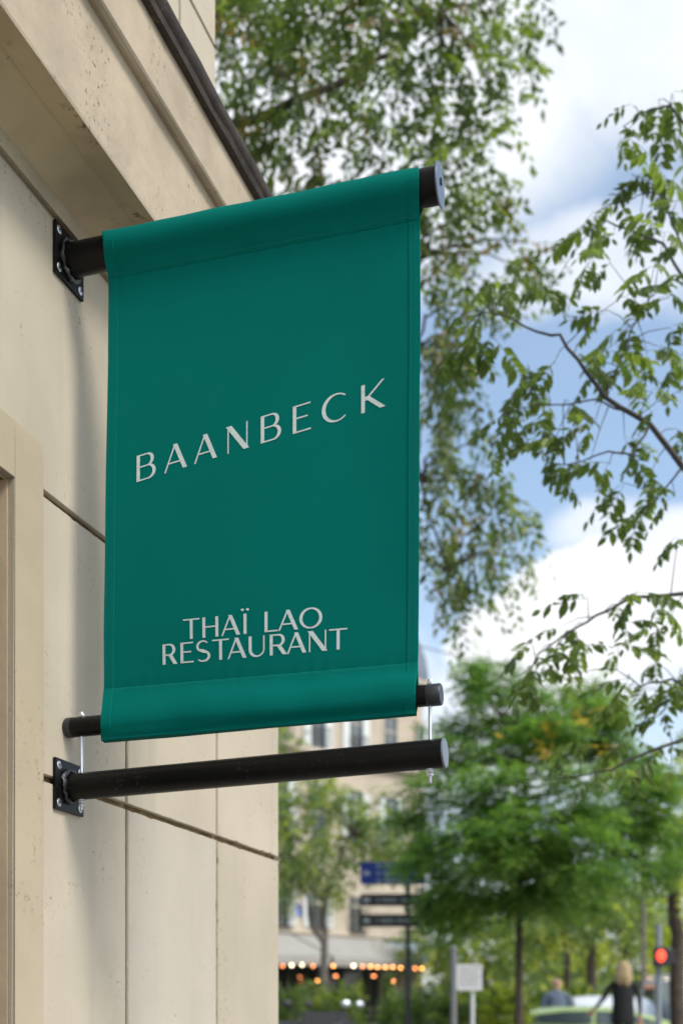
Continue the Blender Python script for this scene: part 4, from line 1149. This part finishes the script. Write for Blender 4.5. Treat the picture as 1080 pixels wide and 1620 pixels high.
for i, px in enumerate((470, 548, 585, 660)):
    near = ['left end of the terrace', 'right of the small tree trunk', 'left of the conifer', 'right of the signpost'][i]
    table(px, 43.5 + (i % 2), 'round bistro table at the ' + near if i == 0 else 'round bistro table ' + near)
    chair(px - 14, 43.6, R(90), 'pale bistro chair on the left side of the table ' + ('nearest the stone building' if i == 0 else near))
    chair(px + 14, 43.6, R(-90), 'pale bistro chair on the right side of the table ' + ('nearest the stone building' if i == 0 else near))

# ------------------------------------------------------------------ street furniture
M['galv'] = mat('grey_painted_post', (.17, .17, .175), .5, var=.1)
M['blue'] = mat('sign_blue', (.02, .06, .30), .45)
M['brown'] = mat('sign_dark_brown', (.05, .042, .04), .5)
M['white'] = mat('sign_white', (.62, .62, .61), .5)
D = 18.0
sp = empty('direction_signpost', (P(645, HZ, D).x, D, 0), 0, 'dark street post carrying one blue and two dark brown direction signs', 'signpost')
b = MB(); b.tube([(0, 0, 0), (0, 0, P(0, 1355, D).z)], .036, 16); b.lathe([(.1, 0), (.1, .03), (.05, .1)], 16); b.ball((0, 0, P(0, 1355, D).z), .055, 8); b.build('post', M['iron'], sp, smooth=True)
def sign(x0, x1, y0, y1, m, arrow, bars):
    a = P(x0, y0, D) - sp.location; c = P(x1, y1, D) - sp.location
    b = MB(); b.box(a.x, c.x, -.085, -.058, c.z, a.z); o = b.build('sign_board', m, sp, bevel=.004)
    w = MB()
    h = a.z - c.z; ax = a.x + .09; az = (a.z + c.z) / 2
    w.add([(ax - .05, -.088, az), (ax, -.088, az + .05), (ax, -.088, az + .018), (ax + .05, -.088, az + .018), (ax + .05, -.088, az - .018), (ax, -.088, az - .018), (ax, -.088, az - .05)], [(0, 1, 2, 3, 4, 5, 6)])
    w.build('arrow', M['white'], o)
    # lettering reads only as rows of short marks at this distance
    w = MB(); rr = random.Random(int(y0))
    for r_ in range(bars):
        x = a.x + .24; z = a.z - h * (r_ + .5) / bars
        while x < c.x - .12:
            wd = rr.uniform(.015, .03); w.add([(x, -.0875, z - .022), (x + wd, -.0875, z - .022), (x + wd, -.0875, z + .022), (x, -.0875, z + .022)], [(0, 1, 2, 3)]); x += wd + rr.choice((.012, .012, .012, .05))
    w.build('lettering', M['ink'], o, kind='stuff')
    if m is M['blue']:
        w = MB(); w.box(a.x + .01, a.x + .165, -.0865, -.0852, c.z + .01, a.z - .01); w.build('arrow_field', mat('sign_deep_blue', (.006, .03, .28), .4), o)
sign(570, 672, 1365, 1400, M['blue'], 1, 3)
sign(570, 682, 1415, 1434, M['brown'], 1, 1)
sign(570, 682, 1447, 1467, M['brown'], 1, 1)
D = 13.0
gp_ = empty('grey_street_post', (P(717, HZ, D).x, D, 0), 0, 'plain round grey steel post left of the white board sign', 'post')
b = MB(); b.tube([(0, 0, 0), (0, 0, P(0, 1500, D).z)], .033, 18); b.build('post', M['galv'], gp_, smooth=True)
b = MB(); b.lathe([(.039, P(0, 1500, D).z - .02), (.040, P(0, 1500, D).z), (.02, P(0, 1498, D).z + .01), (.001, P(0, 1497, D).z + .012)], 16); b.build('post_cap', M['galv'], gp_, smooth=True)
b = MB(); b.lathe([(.07, 0), (.07, .05), (.038, .09)], 16); b.build('foot', M['galv'], gp_, smooth=True)
D = 14.5
ws = empty('white_board_sign', (P(747, HZ, D).x, D, 0), 0, 'small white notice board on a thin pale post', 'sign')
b = MB(); b.tube([(0, 0, 0), (0, 0, P(0, 1530, D).z)], .022, 12); b.build('post', M['white'], ws, smooth=True)
a = P(721.5, 1526, D) - ws.location; c = P(761.5, 1567, D) - ws.location
b = MB(); b.box(a.x, c.x, -.045, -.026, c.z, a.z); bd = b.build('board', M['white'], ws, bevel=.006)
b = MB(); rr = random.Random(4)
for r_ in range(7):
    z = a.z - .04 - r_ * .036; x = a.x + .03
    while x < c.x - .05:
        wd = rr.uniform(.02, .05); b.add([(x, -.0462, z), (x + wd, -.0462, z), (x + wd, -.0462, z + .013), (x, -.0462, z + .013)], [(0, 1, 2, 3)]); x += wd + .007
b.build('lettering', M['galv'], bd, kind='stuff')
# traffic light
D = 15.0
tl = empty('traffic_light', (P(1041, HZ, D).x, D, 0), 0, 'grey pole with a pedestrian signal showing red', 'traffic light')
b = MB(); b.tube([(0, 0, 0), (0, 0, P(0, 1462, D).z)], .036, 16); b.lathe([(.11, 0), (.11, .25), (.04, .35)], 16); b.build('pole', mat('signal_pole_grey', (.22, .25, .27), .5), tl, smooth=True)
a = P(1031, 1500, D).z; c = P(1031, 1526, D).z
b = MB(); b.box(-.085, .085, -.16, -.04, c - .03, a + .01); hs_ = b.build('signal_housing', M['iron'], tl, bevel=.012)
b = MB(); b.box(.09, .17, -.12, -.02, c, a - .02); b.build('side_box', M['iron'], tl, bevel=.01)
b = MB(); X = Matrix.Rotation(R(90), 3, 'X')
zc_ = P(0, 1513, D).z
b.lathe([(.055, .160), (.054, .168), (.03, .174), (.001, .176)], 20, (-.012, 0, zc_), 0, X)
b.v = [(x * 1.0, y, zc_ + (z - zc_) * 1.35) for (x, y, z) in b.v]
b.build('red_lens', mat('red_lens', (.6, .03, .02), .4, emis=(1, .07, .03), estr=1.5), hs_, smooth=True)
# slim lamp post
D = 28.0
lp_ = empty('lamp_post', (P(1017, HZ, D).x, D, 0), 0, 'slim grey lamp post behind the blond woman', 'street lamp')
b = MB(); b.tube([(0, 0, 0), (0, 0, 1.0), (0, 0, 6.2)], [.07, .055, .04], 12); b.tube([(0, 0, 6.2), (.25, 0, 6.5), (.9, 0, 6.6)], .03, 8); b.build('post', M['bark_grey'], lp_, smooth=True)
b = MB(); b.box(.7, 1.3, -.12, .12, 6.52, 6.62); b.build('lamp_head', M['galv'], lp_, bevel=.03)
# overhead cable
a, c = P(600, 1005, 32), P(1300, 1095, 30)
b = MB(); pts = [a.lerp(c, i / 24) - Vector((0, 0, .5 * math.sin(math.pi * i / 24))) for i in range(25)]
o0 = Vector(a); b.tube([p - o0 for p in pts], .013, 6)
o = b.build('overhead_cable', M['iron']); o.location = o0; tag(o, 'thin sagging cable crossing the sky above the deep green tree', 'cable')

# ------------------------------------------------------------------ vehicles
def car_like(name, lab, cat, px, D, rz, prof, glass_prof, L, W, col, wheels, wr, group=None, taper=.17):
    e = empty(name, (P(px, HZ, D).x, D, .02), rz, lab, cat, group)
    pm = mat(name + '_paint', col, .28, coat=.8)
    # lofted across the width so that the cabin leans in
    def shell(pf, w, zb, m, nm, par, inset=0.0, grow=1.0):
        n = len(pf); vs, fs = [], []
        sect = [-1, -.92, -.6, 0, .6, .92, 1]
        zmax = max(p[1] for p in pf)
        for s in sect:
            for (x, z) in pf:
                lean = max(0, (z - zb) / max(.01, zmax - zb)) * taper
                edge = abs(s) ** 6 * .04
                vs.append((x * (1 - edge * .3), s * (w / 2 - lean * w / 2 * 1.0) - 0, z - (abs(s) ** 4) * .05 * (z > zb)))
        for i in range(len(sect) - 1):
            for k in range(n):
                fs.append((i * n + k, i * n + (k + 1) % n, (i + 1) * n + (k + 1) % n, (i + 1) * n + k))
        fs.append(tuple(range(n))); fs.append(tuple((len(sect) - 1) * n + k for k in range(n)))
        b = MB(); b.add(vs, fs); return b.build(nm, m, par, smooth=True)
    body = shell(prof, W, prof[0][1] + .55, pm, 'body', e)
    M_gl = M['winglass']
    for s in (-1, 1):
        for gp in glass_prof:
            b = MB(); zmax = max(p[1] for p in prof); zb = prof[0][1] + .55
            f = lambda z: s * (W / 2 * (1 - max(0, (z - zb) / (zmax - zb)) * taper) + .006)
            n = len(gp); b.add([(x, f(z), z) for x, z in gp] + [(x, f(z) - s * .02, z) for x, z in gp], [tuple(range(n)), tuple(reversed(range(n, 2 * n)))] + [(i, (i + 1) % n, n + (i + 1) % n, n + i) for i in range(n)])
            b.build('side_window', M_gl, body)
    tyre, rim = M['iron'], M['zinc']
    for x in wheels:
        for s in (-1, 1):
            X = Matrix.Rotation(R(90), 3, 'X'); b = MB()
            wh = MB(); wh.lathe([(wr * .6, -.1), (wr * .93, -.1), (wr, -.06), (wr, .06), (wr * .93, .1), (wr * .6, .1)], 24, (x, s * (W / 2 - .09), wr), 0, X)
            t_ = wh.build('wheel', tyre, e, smooth=True)
            b.lathe([(.02, s * -.11), (wr * .3, s * -.1), (wr * .6, s * -.105)], 20, (x, s * (W / 2 - .09), wr), 0, X); b.build('rim', rim, t_)
    for s in (-1, 1):
        b = MB(); b.box(L / 2 - .10, L / 2 - .02, s * W * .36 - .12, s * W * .36 + .12, .62, .74); b.build('headlight', M['white'], e, bevel=.02)
        b = MB(); b.box(-L / 2 + .02, -L / 2 + .09, s * W * .38 - .09, s * W * .38 + .09, .68, .84); b.build('tail_light', mat('tail_red', (.4, .01, .01), .3) if 'tail_red' not in bpy.data.materials else bpy.data.materials['tail_red'], e, bevel=.02)
    return e
h = 1.275
cp = [(-1.75, .32), (-1.80, .55), (-1.74, .88), (-1.55, .98), (-1.28, 1.14), (-1.0, h - .06), (-.6, h - .008), (-.1, h), (.35, h - .03), (.66, h - .13), (1.0, 1.02), (1.18, .93), (1.55, .90), (1.74, .78), (1.80, .55), (1.76, .3), (1.45, .22), (-1.4, .22)]
gl = [[(-1.15, .98), (-.95, 1.12), (-.55, h - .1), (-.15, h - .09), (-.15, .97)], [(-.07, .97), (-.07, h - .09), (.3, h - .11), (.62, 1.06), (.85, .97)]]
car_like('parked_car', 'small pale lime green car with a rounded roof, between the man and the blond woman', 'car', 938, 21.6, 0, [(x * 1.2, z) for x, z in cp], [[(x * 1.2, z) for x, z in g_] for g_ in gl], 4.3, 1.66, (.50, .66, .22), (-1.38, 1.38), .30)
h = 1.95
vp = [(-2.2, .35), (-2.25, .9), (-2.2, h - .15), (-2.0, h), (1.0, h), (1.3, h - .12), (1.75, 1.25), (2.2, 1.02), (2.32, .8), (2.32, .35), (1.9, .25), (-1.9, .25)]
gl = [[(.35, 1.15), (.35, 1.72), (1.15, 1.72), (1.5, 1.15)]]
car_like('delivery_van', 'white delivery van half cut by the right photo edge', 'van', 1112, 24.2, R(90), [(x, z) for x, z in vp], gl, 4.6, 1.85, (.72, .74, .76), (-1.5, 1.5), .33, taper=.08)
h = 1.50
sv = [(-1.95, .35), (-2.0, .7), (-1.9, 1.0), (-1.5, 1.4), (-1.1, h), (.2, h), (.55, h - .06), (1.05, 1.05), (1.8, .92), (2.0, .7), (2.0, .35), (1.6, .22), (-1.6, .22)]
gl = [[(-1.4, 1.02), (-1.2, 1.34), (-.3, 1.38), (-.3, 1.0)], [(-.2, 1.0), (-.2, 1.38), (.25, 1.36), (.8, 1.02)]]
car_like('parked_white_car', 'white hatchback parked behind the blond woman', 'car', 945, 25.2, R(90), sv, gl, 4.0, 1.75, (.70, .72, .75), (-1.25, 1.25), .31)
# motor scooters by the corner
def scooter(px, D, rz, lab, col):
    e = empty('motor_scooter', (P(px, HZ, D).x, D, 0), rz, lab, 'scooter', 'scooters parked by the corner')
    pm = mat('scooter_paint', col, .3, coat=.6)
    X = Matrix.Rotation(R(90), 3, 'X')
    for x in (-.55, .62):
        b = MB(); b.lathe([(.12, -.05), (.21, -.055), (.235, -.03), (.235, .03), (.21, .055), (.12, .05)], 22, (x, 0, .235), 0, X); w = b.build('wheel', M['iron'], e, smooth=True)
        b = MB(); b.lathe([(.02, -.045), (.12, -.04), (.12, .04), (.02, .045)], 16, (x, 0, .235), 0, X); b.build('rim', M['zinc'], w)
    b = MB(); b.poly([(-.85, .55), (-.8, .72), (-.1, .74), (-.02, .5), (.05, .3), (.35, .28), (.42, .6), (.40, .95), (.50, .98), (.60, .6), (.52, .22), (.0, .18), (-.3, .35)], 'y', -.15, .15); b.build('body', pm, e, bevel=.04)
    b = MB(); b.poly([(-.82, .74), (-.80, .82), (-.4, .80), (-.12, .83), (-.05, .76)], 'y', -.14, .14); b.build('seat', M['iron'], e, bevel=.03)
    b = MB(); b.tube([(.62, 0, .3), (.42, 0, 1.02)], .025, 8); b.tube([(.36, -.33, 1.07), (.42, -.1, 1.02), (.42, .1, 1.02), (.36, .33, 1.07)], .014, 8); b.build('handlebar', M['iron'], e)
    b = MB(); b.poly([(.50, .98), (.40, 1.20), (.38, 1.20), (.48, .98)], 'y', -.19, .19); b.build('windscreen', mat('smoked_screen', (.03, .033, .036), .6, spec=.08), e, bevel=.008)
    for s in (-1, 1):
        b = MB(); b.tube([(.38, s * .25, 1.05), (.40, s * .33, 1.27)], .006, 6); m_ = b.build('mirror_stem', M['iron'], e)
        b = MB(); b.ball((.40, s * .36, 1.29), .062, 8, 0, (.35, 1, .7)); b.build('mirror', M['zinc'] if s > 0 else M['iron'], m_, smooth=True)
    b = MB(); b.ball((.585, 0, .92), .085, 10, 0, (.6, 1, 1)); b.build('headlight', M['white'], e, smooth=True)
    b = MB(); b.poly([(-1.02, .80), (-1.02, 1.02), (-.95, 1.07), (-.78, 1.07), (-.70, 1.0), (-.70, .80)], 'y', -.17, .17); b.build('top_box', M['iron'], e, bevel=.04)
scooter(484, 14.6, R(-70), 'dark motor scooter with clear windscreen at the foot of the small tree', (.03, .032, .04))
scooter(506, 15.6, R(-62), 'slate grey motor scooter behind the dark one', (.13, .14, .15))

# ------------------------------------------------------------------ people
def person(px, D, rz, lab, H, skin, jacket, trouser, shoe, hair, hairlen, armL, armR, gz=-.12, bald=False, wid=1.0, stride=.12):
    e = empty('person', (P(px, HZ, D).x, D, gz), rz, lab, 'person')
    k = H / 1.72
    V_, E_, Rd = [], [], []
    def v(p, r, par=None):
        V_.append(Vector(p) * k); Rd.append(r * k); i = len(V_) - 1
        if par is not None: E_.append((par, i))
        return i
    pel = v((0, 0, .96), .135 * wid)
    wst = v((0, 0, 1.10), .118 * wid, pel); ch = v((0, .01, 1.30), .135 * wid, wst); nb = v((0, 0, 1.44), .075, ch); nk = v((0, -.005, 1.50), .05, nb)
    hd1 = v((0, -.02, 1.58), .078, nk); hd2 = v((0, -.01, 1.66), .078, hd1)
    for s, arm in ((-1, armL), (1, armR)):
        sh = v((s * .165 * wid, 0, 1.40), .058, ch)
        el = v(arm[0], .042, sh); wr_ = v(arm[1], .026, el); pm = v(arm[2], .03, wr_)
        dr = (Vector(arm[2]) - Vector(arm[1])).normalized(); sd = dr.cross(Vector((0, 1, .2))).normalized()
        for f, (o, l) in enumerate(((-.032, .062), (-.011, .075), (.011, .072), (.030, .055))):
            b1 = v(Vector(arm[2]) + sd * o + dr * .035, .0095, pm); b2 = v(Vector(V_[b1]) / k + dr * l * .55 + Vector((0, .012, 0)), .0088, b1); v(Vector(V_[b2]) / k + dr * l * .4 + Vector((0, .018, 0)), .0075, b2)
        t_ = v(Vector(arm[2]) - sd * .042 + dr * .005, .011, pm); v(Vector(V_[t_]) / k + dr * .035 - sd * .012, .009, t_)
        hip = v((s * .085, 0, .88), .095 * wid, pel); kn = v((s * .095, s * stride * .4 - .02, .50), .058, hip); an = v((s * .10, s * stride + .02, .10), .038, kn); v((s * .105, s * stride - .14, .045), .036, an)
    me = bpy.data.meshes.new('person_cage'); me.from_pydata([tuple(x) for x in V_], E_, [])
    tmp = bpy.data.objects.new('tmp', me); C.objects.link(tmp)
    md = tmp.modifiers.new('skin', 'SKIN'); md.use_smooth_shade = True
    for i, r in enumerate(Rd): me.skin_vertices[0].data[i].radius = (r, r * (.78 if i in (0, 1, 2) else 1)); me.skin_vertices[0].data[i].use_root = (i == 0)
    tmp.modifiers.new('sub', 'SUBSURF').levels = 2
    dg = bpy.context.evaluated_depsgraph_get()
    m2 = bpy.data.meshes.new_from_object(tmp.evaluated_get(dg)); bpy.data.objects.remove(tmp)
    m2.name = 'body'
    for mt in (skin, jacket, trouser, shoe): m2.materials.append(mt)
    wr_pts = [Vector(armL[1]) * k, Vector(armR[1]) * k]; hp = [Vector(armL[2]) * k, Vector(armR[2]) * k]
    for p in m2.polygons:
        c = p.center; z = c.z / k
        hand = any((c - h_).length < .125 * k and (c - w_).dot(h_ - w_) > 0 for w_, h_ in zip(wr_pts, hp))
        p.material_index = 0 if (hand or z > 1.475) else (3 if z < .085 else (2 if (z < .90 and abs(c.x) < .22 * k and z < .9) else 1))
        p.use_smooth = True
    bo = bpy.data.objects.new('body', m2); C.objects.link(bo); bo.parent = e
    # jacket skirt
    b = MB(); b.lathe([(.150 * wid * k, .80 * k), (.158 * wid * k, .82 * k), (.150 * wid * k, 1.0 * k), (.138 * wid * k, 1.12 * k), (.150 * wid * k, 1.28 * k), (.10 * k, 1.42 * k)], 20, (0, 0, 0), 0, Matrix.Diagonal(Vector((1.12, .82, 1))).to_3x3())
    b.build('jacket', jacket, e, smooth=True)
    # face (front is -y)
    for s in (-1, 1):
        b = MB(); b.ball((s * .029 * k, -.092 * k, 1.625 * k), .0095 * k, 8); b.build('eye', M['iron'], e, smooth=True)
        b = MB(); b.ball((s * .078 * k, .0, 1.615 * k), .026 * k, 8, 0, (.4, .6, 1)); b.build('ear', skin, e, smooth=True)
    b = MB(); b.poly([(-.088 * k, 1.635 * k), (-.122 * k, 1.585 * k), (-.088 * k, 1.58 * k)], 'x', -.012 * k, .012 * k); b.build('nose', skin, e, bevel=.004)
    b = MB(); b.ball((0, -.086 * k, 1.55 * k), .022 * k, 8, 0, (1, .35, .3)); b.build('mouth', mat('lips', (.35, .12, .10)) if 'lips' not in bpy.data.materials else bpy.data.materials['lips'], e, smooth=True)
    b = MB()
    if bald:
        b.lathe([(.083 * k, 1.60 * k), (.088 * k, 1.64 * k), (.086 * k, 1.67 * k)], 20, (0, .008, 0), 0)
        vs = [q for q in b.v]
        b.f = [f for f in b.f if len(f) == 4 and sum(b.v[i][1] for i in f) / 4 > -.01]
        b.m = [0] * len(b.f)
    else:
        rr = random.Random(3)
        b.ball((0, .012 * k, 1.66 * k), .098 * k, 12, 0, (1, 1.05, .95))
        for i in range(46):
            a = R(rr.uniform(-25, 205)); r_ = .085 * k; x, y = math.cos(a) * r_, math.sin(a) * r_ + .01
            l = hairlen * rr.uniform(.75, 1.05)
            b.tube([(x, y, 1.68 * k), (x * 1.18, y * 1.15 + .01, (1.62 - l * .3) * k), (x * 1.30 + rr.uniform(-.012, .012), y * 1.2 + .015, (1.64 - l * .7) * k), (x * 1.05 + rr.uniform(-.02, .02), y * 1.1, (1.64 - l) * k)], [.02, .024, .02, .006], 6)
    b.build('hair', hair, e, smooth=True)
    return e
SK = mat('skin', (.60, .34, .24), .5); 
BK = mat('black_cloth', (.012, .012, .014), .85, bump=.2); GJ = mat('grey_blue_wool', (.10, .13, .19), .85, var=.15, vscale=20); DT = mat('dark_trousers', (.02, .022, .028), .85)
SH = mat('black_shoes', (.015, .015, .015), .5); BL = mat('blond_hair', (.52, .38, .22), .55, var=.25, vscale=40); GH = mat('grey_hair', (.25, .22, .20), .7)
person(985, 18.6, R(172), 'blond woman in black seen from behind, one arm held out to the left', 1.74, SK, BK, DT, SH, BL, .27,
       [(-.24, .02, 1.16), (-.25, -.06, .93), (-.25, -.08, .86)], [(.28, .03, 1.20), (.40, -.10, 1.04), (.45, -.14, .99)], gz=0.2)
person(880, 23.6, R(12), 'bald man in a grey blue jacket standing behind the lime green car', 1.86, SK, GJ, DT, SH, GH, 0,
       [(-.27, .02, 1.15), (-.20, -.18, 1.0), (-.14, -.24, .97)], [(.27, .02, 1.15), (.22, -.16, .98), (.16, -.22, .95)], gz=.02, bald=True, wid=1.12)
